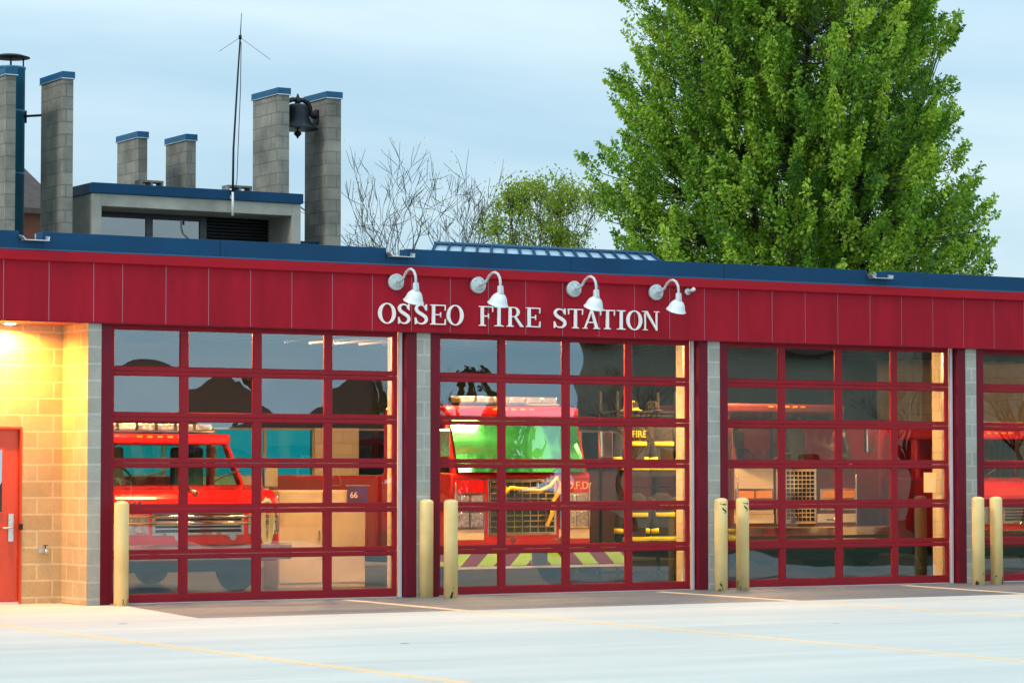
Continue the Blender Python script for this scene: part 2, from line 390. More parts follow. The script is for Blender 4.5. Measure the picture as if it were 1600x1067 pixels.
M['earth'] = ground_mat('grass_earth', (.03, .06, .02), (.05, .09, .025), (.04, .07, .02), .9, gr=.3, streak=(1, 1, 1))
M['asphalt'] = ground_mat('asphalt', (.05, .05, .052), (.07, .07, .072), (.06, .06, .06), .8)
def sheet(name, pts, z, mat):
    o = MB().add([(x, y, z) for x, y in pts], [tuple(range(len(pts)))]).build(name, mat)
    return tag(o, None, kind='structure')
sheet('ground', [(-400, -400), (500, -400), (500, 600), (-400, 600)], G - .012, 'earth')
sheet('forecourt', [(-60, -46), (17.5, -46), (17.5, -7.5), (60, -7.5), (60, 40), (-60, 40)], G - .0009, 'concrete')
sheet('road', [(-200, -60), (200, -60), (200, -50), (-200, -50)], G - .004, 'asphalt')
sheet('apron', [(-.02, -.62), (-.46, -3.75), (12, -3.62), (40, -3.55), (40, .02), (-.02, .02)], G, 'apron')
def line(a, b, w=.16):
    d = Vector((b[0]-a[0], b[1]-a[1])).normalized(); n = Vector((-d.y, d.x)) * w / 2
    q = [(a[0]-n.x, a[1]-n.y), (a[0]+n.x, a[1]+n.y), (b[0]+n.x, b[1]+n.y), (b[0]-n.x, b[1]-n.y)]
    o = MB().hexa([(x, y, G-.012) for x, y in q][::-1], [(x, y, G+.0009) for x, y in q][::-1])
    return tag(o.build('road_marking', 'linepaint'), None, kind='structure')
for a, b in [((-3.06, -.7), (-2.80, -16)), ((3.24, -.34), (2.75, -19)), ((8.318, -.34), (8.14, -13)), ((12.82, -.30), (12.2, -5.5)), ((17.8, -.3), (17.4, -6))]: line(a, b)

# ------------------------------------------------------------------ the building
B = thing('fire_station', (0, 0, 0), 'low red fire station with blue roof edge, glazed overhead doors and grey block piers', 'building')
ZB, ZT = 3.735, 4.50
YE0 = .738
def colR(k): return -.225 + 4.88 * k          # right edge of block column k
# columns between the doors, each running inside as a pilaster
for k in range(5):
    r = colR(k); l = r - .215
    mb = MB()
    if k == 0: mb.box(-.398, r, -.14, .74, G - .05, ZB - .004)
    else: mb.box(l, r, -.14, .0, G - .05, ZB - .004)
    mb.build('column', 'column' if k else 'entry_side', B) if False else mb.build('column', 'column', B)
    if k:
        MB().box(l - .05, r + .1, .004, .62, G - .05, 4.1).build('pilaster', 'inblock', B)
MB().box(-.41, -.399, -.138, YE0, G - .05, ZB - .004).build('entry_side_wall', 'entry', B)
for q in ((19.46, 26, -.137, .0, G - .05, ZB - .004), (25.8, 26, .21, 12, G - .05, 4.655), (-7.2, -7.0, .21, 12, G - .05, 4.655)): MB().box(*q).build('outer_wall', 'pier', B)
# red steel jambs
for k in range(4):
    r = colR(k); l2 = colR(k + 1) - .215
    MB().box(r + .001, r + .145, -.142, .03, G - .02, ZB - .003).build('door_jamb', 'red_jamb', B, bevel=.006)
    MB().box(l2 - .165, l2 - .001, -.142, .03, G - .02, ZB - .003).build('door_jamb', 'red_jamb', B, bevel=.006)
# entry recess: back wall, and the return face is the first column
YE = .739
mb = MB(); mb.box(-7, -1.97, YE, YE + .2, G - .05, 4.1); mb.box(-.966, -.2, YE + .001, YE + .2, G - .05, 4.1); mb.box(-1.97, -.966, YE, YE + .2, 2.394, 4.1)
mb.build('entry_wall', 'entry', B)
MB().box(-7, -.411, F + .02, YE - .001, ZB - .002, ZB + .03).build('soffit', 'soffit', B)
# entry door
ed = MB().box(-1.94, -.992, YE + .05, YE + .10, G + .03, 2.361).build('entry_door', 'orange_door', B, bevel=.004)
mb = MB(); mb.box(-1.97, -1.941, YE - .012, YE + .12, G, 2.394); mb.box(-.991, -.964, YE - .012, YE + .12, G, 2.394); mb.box(-1.941, -.991, YE - .012, YE + .12, 2.362, 2.394)
mb.build('door_frame', 'orange_door', ed, bevel=.004)
mb = MB(); mb.box(-1.60, -1.222, YE + .040, YE + .049, 1.285, 2.093); mb.build('door_window', 'pane2', ed)
mb = MB(); w = .025
mb.box(-1.625, -1.197, YE + .036, YE + .0495, 2.093, 2.118); mb.box(-1.625, -1.197, YE + .036, YE + .0495, 1.26, 1.285); mb.box(-1.625, -1.60, YE + .036, YE + .0495, 1.285, 2.093); mb.box(-1.222, -1.197, YE + .036, YE + .0495, 1.285, 2.093)
mb.build('window_trim', 'orange_door', ed)
mb = MB(); mb.box(-1.135, -1.065, YE + .022, YE + .0495, .90, 1.26); mb.tube([(-1.10, YE + .03, 1.08), (-1.10, YE - .035, 1.08), (-1.12, YE - .045, 1.08), (-1.24, YE - .045, 1.075)], .012)
mb.tube([(-1.10, YE + .024, 1.19), (-1.10, YE + .012, 1.19)], .02)
mb.build('door_handle', 'galv', ed, bevel=.004)
MB().box(-1.01, -.955, YE - .03, YE - .013, 1.05, 1.13).build('strike_guard', 'iron', ed, bevel=.003)
MB().box(-1.94, -.992, YE + .0, YE + .10, G, G + .028).build('threshold', 'strip', ed)
# fascia: panels in front of a pale backing that shows as the seams
xs = [-7.2]
seams = [-.369] + [.032 + .612 * i for i in range(0, 42)]
left = [-.369 - .613 * i for i in range(1, 11)]
seams = sorted(left + seams)
mb = MB()
e = [-7.2] + [s for s in seams if s > -7] + [26]
for a, b in zip(e[:-1], e[1:]):
    mb.box(a + .0065, b - .0065, F, F + .05, ZB, ZT + .02)
mb.build('fascia_panels', 'fascia', B)
MB().box(-7.2, 26, F + .006, F + .049, ZB + .003, ZT + .02).build('fascia_backing', 'seam', B)
MB().box(-7.2, 26, F - .055, F + .08, ZT, 4.632).build('gutter_band', 'band', B, bevel=.012)
MB().box(-7.2, 26, F - .004, F + .049, ZB - .012, ZB - .001).build('drip_edge', 'red_jamb', B)
# the dark lintel behind the fascia
MB().box(-7.2, 26, F + .052, .20, ZB + .032, 4.66).build('lintel', 'conc', B)
MB().box(-.20, 26, F + .051, -.035, ZB - .001, ZB + .031).build('door_head', 'red_jamb', B)
# blue parapet with three scupper notches
sc_x = [(-1.40, -1.09), (3.90, 4.23), (12.20, 12.55)]
mb = MB(); lip = MB()
px = [-7.25] + [v for s in sc_x for v in s] + [26]
for i in range(0, len(px), 2):
    n = max(1, round((px[i+1] - px[i]) / 3.1)); w = (px[i+1] - px[i]) / n
    for j in range(n): mb.box(px[i] + j*w, px[i] + (j+1)*w - .004, F - .035, F + .20, 4.634, 4.872)
for a, b in sc_x: mb.box(a - .003, b, F - .035, F + .20, 4.634, 4.745)
mb.build('parapet_flashing', 'blue', B, bevel=.006)
lip.box(-7.25, 26, F - .047, F - .036, 4.634, 4.652); lip.build('flashing_lip', 'bluelip', B, bevel=.003)
for a, b in sc_x:
    mb = MB(); mb.box(a + .03, b + .05, F - .16, F + .3, 4.747, 4.757)
    mb.hexa([(a+.03, F-.155, 4.757), (a+.045, F-.155, 4.757), (a+.045, F+.3, 4.757), (a+.03, F+.3, 4.757)], [(a-.01, F-.155, 4.80), (a+.005, F-.155, 4.80), (a+.02, F+.3, 4.87), (a+.0, F+.3, 4.87)])
    mb.hexa([(b+.03, F-.155, 4.757), (b+.045, F-.155, 4.757), (b+.045, F+.3, 4.757), (b+.03, F+.3, 4.757)], [(b+.04, F-.155, 4.80), (b+.055, F-.155, 4.80), (b+.04, F+.3, 4.87), (b+.02, F+.3, 4.87)])
    mb.build('scupper', 'galv', B)
MB().box(-7.2, 26, F + .201, 17, 4.665, 4.72).build('roof_deck', 'roof', B)
# interior shell
mb = MB(); mb.box(-.62, -.42, .94, 12, G - .05, 4.1); mb.box(22, 22.2, .2, 12, G - .05, 4.1)
mb.box(-.62, 22.2, 12, 12.2, G - .05, 1.72); MB().box(-.62, 22.2, 12, 12.2, 2.62, 4.1).build('upper_wall', 'shadetone', B)
for k in range(5): c = colR(k); mb.box(c - .55 if k else -.62, c + .35, 12, 12.2, 1.72, 2.62)
mb.box(18.9, 22.2, 12, 12.2, 1.721, 2.619); mb.box(19.3, 22, .0, .2, G - .05, 4.1)
mb.build('interior_wall', 'inblock', B)
MB().box(-.6, 22.2, .2, 6.5, 4.101, 4.16).build('ceiling', 'ceil', B)
MB().box(-.6, 22.2, 6.501, 17, 4.101, 4.16).build('rear_ceiling', 'shadetone', B)  # rear part shaded by colour to keep the pane reflections clear
mb = MB()
for i in range(50): mb.box(-.2 + i*.45, -.06 + i*.45, .201, 6.5, 3.875, 4.10)
mb.build('ceiling_joists', 'joist', B)
for k in range(4):
    a = colR(k) + .352; b = colR(k+1) - .552
    if k == 3: b = 18.9
    f = MB().box(a, b, 12.08, 12.088, 1.722, 2.618).build('rear_window', 'teal' if k < 2 else 'darkglass', B)
    mb = MB()
    for j in range(5):
        x = a + (b - a) * j / 4; mb.box(x - .03, x + .03, 12.04, 12.075, 1.722, 2.618)
    mb.box(a, b, 12.045, 12.07, 1.722, 1.76); mb.box(a, b, 12.045, 12.07, 2.58, 2.618)
    mb.build('frame', 'conc', f)
tag(MB().add([(-.42, .03, G + .002), (22, .03, G + .002), (22, 12, G + .002), (-.42, 12, G + .002)], [(0, 1, 2, 3)]).build('floor', 'floor'), None, kind='structure')

# overhead doors: six sections of four panes
PT, PP = 3.668, .6
PX = [0, .942, 1.058, 2.005, 2.128, 3.075, 3.19, 4.135]
def make_door(k):
    x0 = BAY * k
    d = bpy.data.objects.new('overhead_door', None); col.objects.link(d); d.parent = B; d.location = (x0, 0, 0); d.empty_display_size = .2
    for i in range(6):
        zt = PT - i * PP; zb = zt - (.485 if i < 5 else .463)
        top = PT - i*PP + .115/2 if i else PT + .10
        bot = PT - (i+1)*PP + .115/2 if i < 5 else .098
        mb = MB()
        def fr(x0, x1, z0, z1, y0=-.03, y1=.02): mb.box(x0, x1, y0, y1, z0, z1)
        fr(-.075, 0, bot + .002, top - .002); fr(4.135, 4.195, bot + .002, top - .002)
        for j in (1, 3, 5): fr(PX[j], PX[j+1], zb, zt, -.029, .019)
        fr(0, 4.135, zt, top - .002, -.0295, .0195); fr(0, 4.135, bot + .002, zb, -.0295, .0195)
        # glazing beads, a small step round each pane
        for j in range(4):
            a, b = PX[2*j], PX[2*j+1]
            mb.box(a, a+.008, -.018, .008, zb, zt); mb.box(b-.008, b, -.018, .008, zb, zt)
            mb.box(a+.008, b-.008, -.018, .008, zt-.008, zt); mb.box(a+.008, b-.008, -.018, .008, zb, zb+.008)
        s = mb.build('door_section', 'red', d, bevel=.003, seg=1)
        g = MB()
        for j in range(4):
            a, b = PX[2*j] + .008, PX[2*j+1] - .008; sg = random.choice((-1, 1)) * random.uniform(.0003, .0010)
            tx, tz = random.uniform(-.0025, .0025), random.uniform(-.003, .003)
            def fn(u, v, a=a, b=b, sg=sg, tx=tx, tz=tz):
                q = 4*u*(1-u) * 4*v*(1-v)
                return (a + (b-a)*u, -.004 - sg*q + tx*(u-.5) + tz*(v-.5), zb + .008 + (zt-zb-.016)*v)
            g.grid(fn, 10, 6)
        g.build('glazing', 'pane', s)
    MB().box(4.215, 4.262, -.05, -.012, G, ZB - .002).build('weather_strip', 'strip', d, bevel=.004)
    MB().box(-.07, 4.2, -.028, .018, G + .001, .096).build('bottom_seal', 'strip', d)
    # lift handle and vertical track inside
    MB().box(4.16, 4.20, .025, .10, G, 3.9).build('track', 'galv', d)
    return d
for k in range(4): make_door(k)

# piers with blue metal caps
def pier(x0, x1, y0, y1, zt, zb=4.721):
    p = MB().box(x0, x1, y0, y1, zb, zt - .115).build('block_pier', 'pier', B, bevel=.004, seg=1)
    mb = MB(); mb.box(x0 - .022, x1 + .022, y0 - .025, y1 + .025, zt - .113, zt); mb.build('coping', 'coping', p, bevel=.006)
    mb = MB(); mb.box(x0 - .028, x1 + .028, y0 - .031, y1 + .031, zt - .126, zt - .114); mb.build('coping_lip', 'galv', p)
pier(2.598, 2.778, 11, 12.01, 8.67)
pier(3.622, 3.818, 11, 12.01, 8.68)
pier(7.726, 7.945, 11, 12.06, 8.69, 6.79)
pier(8.704, 8.99, 11, 11.9, 8.69)
pier(6.305, 6.490, 14, 15.0, 8.13)
pier(7.277, 7.475, 14, 14.95, 8.14)
# roof box with a deep recess
bx = bpy.data.objects.new('roof_box', None); col.objects.link(bx); bx.parent = B
mb = MB()
mb.box(4.187, 4.352, 11, 13.3, 4.721, 6.615); mb.box(8.004, 8.181, 11, 13.3, 4.721, 6.615)
mb.box(4.352, 8.004, 11.001, 13.3, 6.395, 6.614); mb.box(4.352, 8.004, 11.95, 12.15, 4.721, 5.6)
mb.build('concrete_frame', 'conc', bx, bevel=.006)
MB().box(4.16, 8.215, 10.96, 13.4, 6.616, 6.795).build('blue_band', 'blue', bx, bevel=.008)
for a, b in ((4.353, 5.59), (5.71, 6.632)): MB().box(a, b, 11.96, 11.97, 5.6, 6.30).build('window_pane', 'pane3', bx)
mb = MB(); mb.box(5.588, 5.712, 11.93, 11.99, 5.6, 6.39); mb.box(6.63, 6.757, 11.93, 11.99, 5.6, 6.39); mb.box(4.353, 6.63, 11.925, 11.985, 6.30, 6.392)
mb.build('window_frame', 'dark', bx)
mb = MB(); mb.box(6.757, 8.003, 12.0, 12.03, 5.6, 6.39)
for i in range(13):
    z = 5.62 + i*.06; mb.hexa([(6.76, 11.93, z), (8.0, 11.93, z), (8.0, 11.99, z+.035), (6.76, 11.99, z+.035)], [(6.76, 11.93, z+.012), (8.0, 11.93, z+.012), (8.0, 11.99, z+.047), (6.76, 11.99, z+.047)])
mb.build('louvre', 'louvre', bx)
MB().box(4.353, 8.003, 12.6, 12.7, 5.0, 6.39).build('back_panel', 'conc', bx)
mb = MB(); mb.tube([(6.27, 11.94, 6.29), (6.275, 11.94, 6.17), (6.31, 11.94, 6.07), (6.40, 11.94, 5.99), (6.55, 11.94, 5.93)], .006); mb.build('cable', 'iron', bx)
# low blue upstand right of the box
MB().box(8.30, 8.70, 11.3, 11.5, 4.721, 5.98).build('blue_upstand', 'blue', B, bevel=.006)
# flue
fl = MB().lathe([(.25, 4.721), (.25, 8.86), (.262, 8.862), (.262, 8.90), (.235, 8.90), (.235, 8.5)], (3.225, 12.45, 0), 32).build('flue_pipe', 'fluepaint', B)
mb = MB(); mb.lathe([(.30, 9.052), (.335, 9.06), (.33, 9.075), (.2, 9.115), (.001, 9.14)], (3.225, 12.45, 0), 32); mb.build('rain_cap', 'iron', fl)
for a in range(6): t = a * PI / 3 + .2; MB().tube([(3.225 + .25*math.cos(t), 12.45 + .25*math.sin(t), 8.87), (3.225 + .25*math.cos(t), 12.45 + .25*math.sin(t), 9.056)], .009, 6).build('cap_stay', 'iron', fl)
mb = MB(); mb.tube([(3.40, 12.32, 8.03), (3.64, 12.0, 8.03)], .022, 8); mb.tube([(3.475, 12.36, 7.92), (3.475, 12.36, 8.14)], .02, 8); mb.build('wall_bracket', 'iron', fl)
for i in range(3): MB().lathe([(.252, 5.9 + i*1.1), (.256, 5.905 + i*1.1), (.256, 5.93 + i*1.1), (.252, 5.935 + i*1.1)], (3.225, 12.45, 0), 32).build('pipe_joint', 'fluepaint', fl)
# skylight
sk = bpy.data.objects.new('skylight', None); col.objects.link(sk); sk.parent = B
ex0, ex1, rx0, rx1, ye, yr, ze, zr = 6.93, 11.43, 7.29, 11.33, 4.0, 4.42, 5.13, 5.395
mb = MB(); mb.add([(ex0, ye, ze), (ex1, ye, ze), (rx1, yr, zr), (rx0, yr, zr), (ex0, 2*yr-ye, ze), (ex1, 2*yr-ye, ze)], [(0, 1, 2, 3), (1, 5, 2), (5, 4, 3, 2), (4, 0, 3)])
mb.box(ex0, ex1, ye, 2*yr-ye, 4.721, ze - .001); mb.build('skylight_panel', 'bluepanel', sk)
mb = MB()
for i in range(17):
    u = i / 16; a = Vector((ex0 + (ex1-ex0)*u, ye, ze)); b = Vector((rx0 + (rx1-rx0)*u, yr, zr))
    mb.hexa([a + Vector((-.022, -.01, 0)), a + Vector((.022, -.01, 0)), b + Vector((.022, -.01, 0)), b + Vector((-.022, -.01, 0))], [a + Vector((-.022, -.012, .03)), a + Vector((.022, -.012, .03)), b + Vector((.022, -.012, .03)), b + Vector((-.022, -.012, .03))])
mb.build('rib', 'blue', sk)
mb = MB(); mb.tube([(rx0 - .03, yr - .01, zr + .012), (rx1 + .03, yr - .01, zr + .012)], .035, 6); mb.build('ridge_cap', 'bluelip', sk)

# ------------------------------------------------------------------ lettering
def ring(mb, cx, cz, ro, ri, y0, y1, a0=0, a1=2*PI, n=40):
    cl = abs(a1 - a0 - 2*PI) < 1e-6
    pts = []
    m = n if cl else n + 1
    for i in range(m):
        t = a0 + (a1 - a0) * i / n
        pts.append(((cx + ro[0]*math.cos(t), cz + ro[1]*math.sin(t)), (cx + ri[0]*math.cos(t), cz + ri[1]*math.sin(t))))
    vs = []
    for o, i in pts: vs += [(o[0], y0, o[1]), (i[0], y0, i[1]), (i[0], y1, i[1]), (o[0], y1, o[1])]
    fs = []
    for i in range(m if cl else m - 1):
        a, b = 4*i, 4*((i+1) % m)
        for k in range(4): fs.append((a + k, a + (k+1) % 4, b + (k+1) % 4, b + k))
    mb.add(vs, fs)
def band(mb, pts, th, y0, y1):
    """flat ribbon of varying thickness along a smooth path"""
    P = [Vector(p) for p in pts]; sm = []
    n = len(P)
    for i in range(n - 1):
        p0, p1, p2, p3 = P[max(i-1, 0)], P[i], P[i+1], P[min(i+2, n-1)]
        for k in range(8):
            t = k / 8; sm.append((.5*((2*p1) + (p2-p0)*t + (2*p0-5*p1+4*p2-p3)*t*t + (3*p1-p0-3*p2+p3)*t**3), th[i] + (th[i+1]-th[i])*t))
    sm.append((P[-1], th[-1])); vs = []
    for i, (p, w) in enumerate(sm):
        d = (sm[min(i+1, len(sm)-1)][0] - sm[max(i-1, 0)][0]).normalized(); q = Vector((-d.y, d.x)) * w / 2
        a, b = p + q, p - q
        vs += [(a.x, y0, a.y), (b.x, y0, b.y), (b.x, y1, b.y), (a.x, y1, a.y)]
    fs = [(0, 1, 2, 3), tuple(len(vs) - 1 - k for k in range(4))]
    for i in range(len(sm) - 1):
        for k in range(4): fs.append((4*i + k, 4*i + (k+1) % 4, 4*i + 4 + (k+1) % 4, 4*i + 4 + k))
    mb.add(vs, fs)
def letter(ch, x0, x1, z0, z1, parent):
    H = z1 - z0; W = (x1 - x0) / H; mb = MB(); dep = [0]
    S, T = .165, .045      # stem and serif thickness
    def Y(): dep[0] += 1; return (F - .034 - .0008 * dep[0], F - .012)
    def poly(p):
        y0, y1 = Y(); mb.prism([(x0 + a*H, z0 + b*H) for a, b in p], 'y', y0, y1)
    def rect(a, b, c, d): poly([(a, c), (b, c), (b, d), (a, d)])
    def serif(cx, w, bottom=True):
        z = 0 if bottom else 1; s = 1 if bottom else -1
        poly([(cx - w, z), (cx + w, z), (cx + w, z + s*T*.8), (cx + S*.5 + .01, z + s*T*1.6), (cx - S*.5 - .01, z + s*T*1.6), (cx - w, z + s*T*.8)])
    if ch == 'O':
        y0, y1 = Y(); ring(mb, (x0+x1)/2, (z0+z1)/2, ((x1-x0)/2, H*.515), ((x1-x0)/2 - S*1.12*H, H*.455), y0, y1, n=56)
    elif ch == 'S':
        w = W; y0, y1 = Y()
        pt = [(.80*w, .74), (.70*w, .90), (.47*w, .965), (.24*w, .91), (.15*w, .76), (.27*w, .61), (.55*w, .49), (.80*w, .36), (.86*w, .21), (.72*w, .075), (.46*w, .03), (.22*w, .10), (.12*w, .27)]
        band(mb, [(x0 + a*H, z0 + b*H) for a, b in pt], [H*t for t in (.05, .06, .07, .11, .16, .17, .175, .17, .15, .10, .065, .06, .05)], y0, y1)
        poly([(.84*w, 1.0), (.90*w, 1.0), (.90*w, .68), (.85*w, .68), (.74*w, .86)]); poly([(.06*w, 0), (.12*w, 0), (.22*w, .14), (.11*w, .33), (.06*w, .33)])
    elif ch in 'EF':
        rect(.13, .13 + S, 0, 1); serif(.13 + S/2, .19 if ch == 'E' else .2, True); serif(.13 + S/2, .19, False)
        rect(.12, W, 1 - T*1.25, .9985); poly([(W - .05, 1 - T), (W, 1 - T), (W, .72), (W - .035, .72)])
        rect(.13 + S - .01, W*.70, .5 - T*.65, .5 + T*.65); poly([(W*.70 - .03, .37), (W*.70, .37), (W*.70, .63), (W*.70 - .03, .63)])
        if ch == 'E':
            rect(.12, W, .0015, T*1.25); poly([(W - .05, T), (W, T), (W + .01, .30), (W - .03, .30)])
    elif ch == 'I':
        rect(W/2 - S/2, W/2 + S/2, .001, .999); serif(W/2, W/2); serif(W/2, W/2, False)
    elif ch == 'T':
        rect(W/2 - S/2, W/2 + S/2, .001, .999); serif(W/2, .2); rect(.01, W - .01, 1 - T*1.25, 1)
        poly([(0, 1), (.05, 1), (.055, .74), (.02, .70)]); poly([(W - .05, 1), (W, 1), (W - .02, .70), (W - .055, .74)])
    elif ch == 'N':
        rect(.12, .12 + .075, .001, .999); rect(W - .195, W - .12, .0, .999)
        poly([(.10, 1), (.10 + S*1.2, 1), (W - .12, .10), (W - .12, 0), (W - .17, 0)]); 
        poly([(0, 1), (.20, 1), (.20, 1 - T), (0, 1 - T)]); poly([(.02, 0), (.30, 0), (.30, T), (.02, T)]); poly([(W - .30, 1), (W, 1), (W, 1 - T), (W - .30, 1 - T)])
    elif ch == 'A':
        m = W*.5; rect(.24, W - .3, .30, .30 + T*1.3)
        poly([(.09, 0), (.16, 0), (m + .01, .86), (m - .02, 1)]); poly([(m - .06, 1), (m + .06, 1), (W - .09, 0), (W - .09 - S*1.15, 0)])
        rect(0, .28, 0, T); rect(W - .38, W, 0, T)
    elif ch == 'R':
        rect(.12, .12 + S, .001, .999); serif(.12 + S/2, .2); rect(.0, .3, 1 - T, .9985)
        y0, y1 = Y(); c = x0 + .42*H
        ring(mb, c, z0 + .745*H, (.33*H, .255*H), (.175*H, .205*H), y0, y1, -PI/2, PI/2, 20)
        rect(.2, .425, .95, 1.0); rect(.2, .425, .49, .54)
        poly([(.40, .52), (.55, .52), (W - .06, .08), (W - .02, .05), (W, 0), (W - .16, 0), (W - .22, .05)])
    return mb.build('letter', 'letter', parent, origin=None)
sg = thing('station_sign', (3.78, F, 3.84), 'raised white serif letters reading OSSEO FIRE STATION on the red fascia', 'sign')
LT = [('O', 3.78, 4.05), ('S', 4.077, 4.283), ('S', 4.339, 4.56), ('E', 4.585, 4.833), ('O', 4.854, 5.121), ('F', 5.365, 5.596), ('I', 5.622, 5.768), ('R', 5.82, 6.092), ('E', 6.13, 6.368),
      ('S', 6.587, 6.815), ('T', 6.835, 7.085), ('A', 7.083, 7.372), ('T', 7.375, 7.627), ('I', 7.665, 7.808), ('O', 7.827, 8.096), ('N', 8.105, 8.391)]
for ch, a, b in LT:
    z0 = 3.836 + (a - 3.78) * .004
    o = letter(ch, a, b, z0, z0 + .278, sg)
    o.matrix_parent_inverse = Matrix.Translation((-3.78, -F, -3.84))

# ------------------------------------------------------------------ gooseneck lamps
def gooseneck():
    t = thing('gooseneck_lamp', (0, 0, 0), '', 'wall lamp', 'gooseneck lamps over the sign')
    rot = Matrix.Rotation(PI/2, 4, 'X')
    mb = MB(); mb.lathe([(.118, 0), (.118, .045), (.108, .055), (.05, .058), (.035, .075), (.001, .078)], (0, 0, 0), 28, rot)
    pl = mb.build('mounting_plate', 'lampgrey', t)
    for a in range(4):
        u = a*PI/2 + PI/4; MB().lathe([(.011, .056), (.011, .064), (.001, .066)], (.088*math.cos(u), 0, .088*math.sin(u)), 8, rot).build('bolt', 'galv', pl)
    pts = [(0, 0, 0), (0, -.13, .0), (0, -.19, .012), (0, -.25, .055), (0, -.31, .11), (0, -.38, .145), (0, -.45, .148), (0, -.52, .118), (0, -.565, .06), (0, -.578, 0), (0, -.58, -.08)]
    MB().tube(pts, .0185, 10).build('arm', 'lampgrey', t)
    tilt = Matrix.Rotation(R(24), 4, 'X')
    mb = MB(); mb.lathe([(.030, -.045), (.040, -.055), (.045, -.155), (.048, -.165)], (0, -.58, 0), 20)
    mb.build('socket', 'lampgrey', t)
    prof = [(r*.84, z*.86) for r, z in [(.050, .012), (.062, -.005), (.098, -.035), (.122, -.072), (.136, -.115), (.150, -.155), (.168, -.178), (.172, -.184), (.166, -.182), (.146, -.158), (.130, -.115), (.115, -.074), (.09, -.04), (.04, -.012)]]
    mb = MB(); mb.lathe(prof, (0, -.58, -.152), 36, tilt); mb.build('lamp_shade', 'white', t)
    mb = MB(); mb.lathe([(.018, -.02), (.032, -.06), (.034, -.085), (.022, -.112), (.001, -.12)], (0, -.58, -.152), 14, tilt); mb.build('bulb', 'bulb', t)
    return t
M['bulb'] = emit('dim_bulb', (1, .6, .3), 6)
g0 = gooseneck()
LL = ['grey gooseneck wall lamp with white shade hanging over the letters SS of OSSEO', 'grey gooseneck wall lamp with white shade above the letters FIR of FIRE',
      'grey gooseneck wall lamp with white shade above the middle of STATION', 'grey gooseneck wall lamp with white shade past the N, beside the small sensor']
for i, x in enumerate((4.051, 5.351, 6.93, 8.335)):
    g = g0 if i == 0 else copy_tree(g0)
    g.scale = (1, (1.03, 1.12, 1.08, 1.06)[i], 1); g.location = (x, F - .001, 4.412); g['label'] = LL[i]
# small sensor light
t = thing('motion_sensor', (8.90, F, 4.44), 'small grey motion sensor on a round base right of the last gooseneck lamp', 'sensor')
rot = Matrix.Rotation(PI/2, 4, 'X')
mb = MB(); mb.lathe([(.055, 0), (.055, .02), (.045, .03), (.001, .032)], (0, 0, 0), 20, rot); mb.build('base_plate', 'galv', t)
mb = MB(); mb.tube([(0, -.02, -.01), (.01, -.07, -.005), (.02, -.11, .015)], .016, 8); mb.build('bracket_arm', 'galv', t)
mb = MB(); mb.tube([(.015, -.09, .005), (.03, -.14, .03), (.035, -.15, .035)], [.026, .03, .022], 12); mb.build('sensor_head', 'white', t)

# ------------------------------------------------------------------ downlight, tap
t = thing('soffit_light', (-1.25, .47, ZB), 'round lit downlight in the red soffit above the orange entry door', 'ceiling light')
mb = MB(); mb.lathe([(.085, -.003), (.105, -.003), (.105, -.016), (.085, -.012)], (0, 0, 0), 28); mb.build('trim_ring', 'white', t)
mb = MB(); mb.lathe([(.084, -.004), (.083, -.010), (.05, -.024), (.001, -.028)], (0, 0, 0), 28); mb.build('lens', 'downlight', t)
ld = bpy.data.lights.new('soffit_lamp', 'AREA'); ld.shape = 'DISK'; ld.size = .15; ld.energy = 145; ld.color = (1, .40, .075); ld.spread = R(165)
lo = bpy.data.objects.new('soffit_lamp', ld); col.objects.link(lo); lo.location = (-1.25, .47, ZB - .05)
t = thing('wall_tap', (-.659, YE, .79), 'small metal hose tap on a plate low on the yellow lit block wall', 'tap')
mb = MB(); mb.box(-.075, .075, -.022, -.001, -.045, .045); mb.build('backplate', 'galv', t, bevel=.005)
mb = MB(); mb.tube([(0, -.02, 0), (0, -.08, 0), (0, -.11, -.02), (0, -.12, -.06)], [.02, .02, .018, .018], 10); mb.build('spout', 'galv', t)
mb = MB(); mb.tube([(0, -.06, .01), (0, -.075, .05)], .008, 6); mb.lathe([(.001, .05), (.035, .05), (.035, .06), (.001, .062)], (0, -.075, 0), 14); mb.build('valve_wheel', 'iron', t)

# ------------------------------------------------------------------ bollards
def bollard():
    t = thing('bollard', (0, 0, 0), '', 'bollard', 'yellow bollards guarding the door columns')
    r = .096
    mb = MB(); mb.lathe([(r, 0), (r, 1.315), (r*.97, 1.330), (r*.80, 1.345), (r*.45, 1.356), (.001, 1.36)], (0, 0, -.015), 28)
    mb.build('post', 'yellow', t)
    return t
b0 = bollard()
BL = [((-.047, -.42), 'yellow steel bollard standing alone before the left jamb of the first overhead door'),
      ((4.56, -.20), 'yellow bollard against the grey column between the first and second overhead doors'),
      ((4.75, -.55), 'yellow bollard in front of the left edge of the second overhead door'),
      ((9.225, -.60), 'yellow bollard with scraped top before the column between second and third doors'),
      ((9.75, -.40), 'yellow bollard with scraped top before the left edge of the third overhead door'),
      ((13.96, -.70), 'yellow bollard before the right jamb and column of the third overhead door'),
      ((14.36, -.66), 'yellow bollard at the far right before the left edge of the fourth overhead door')]
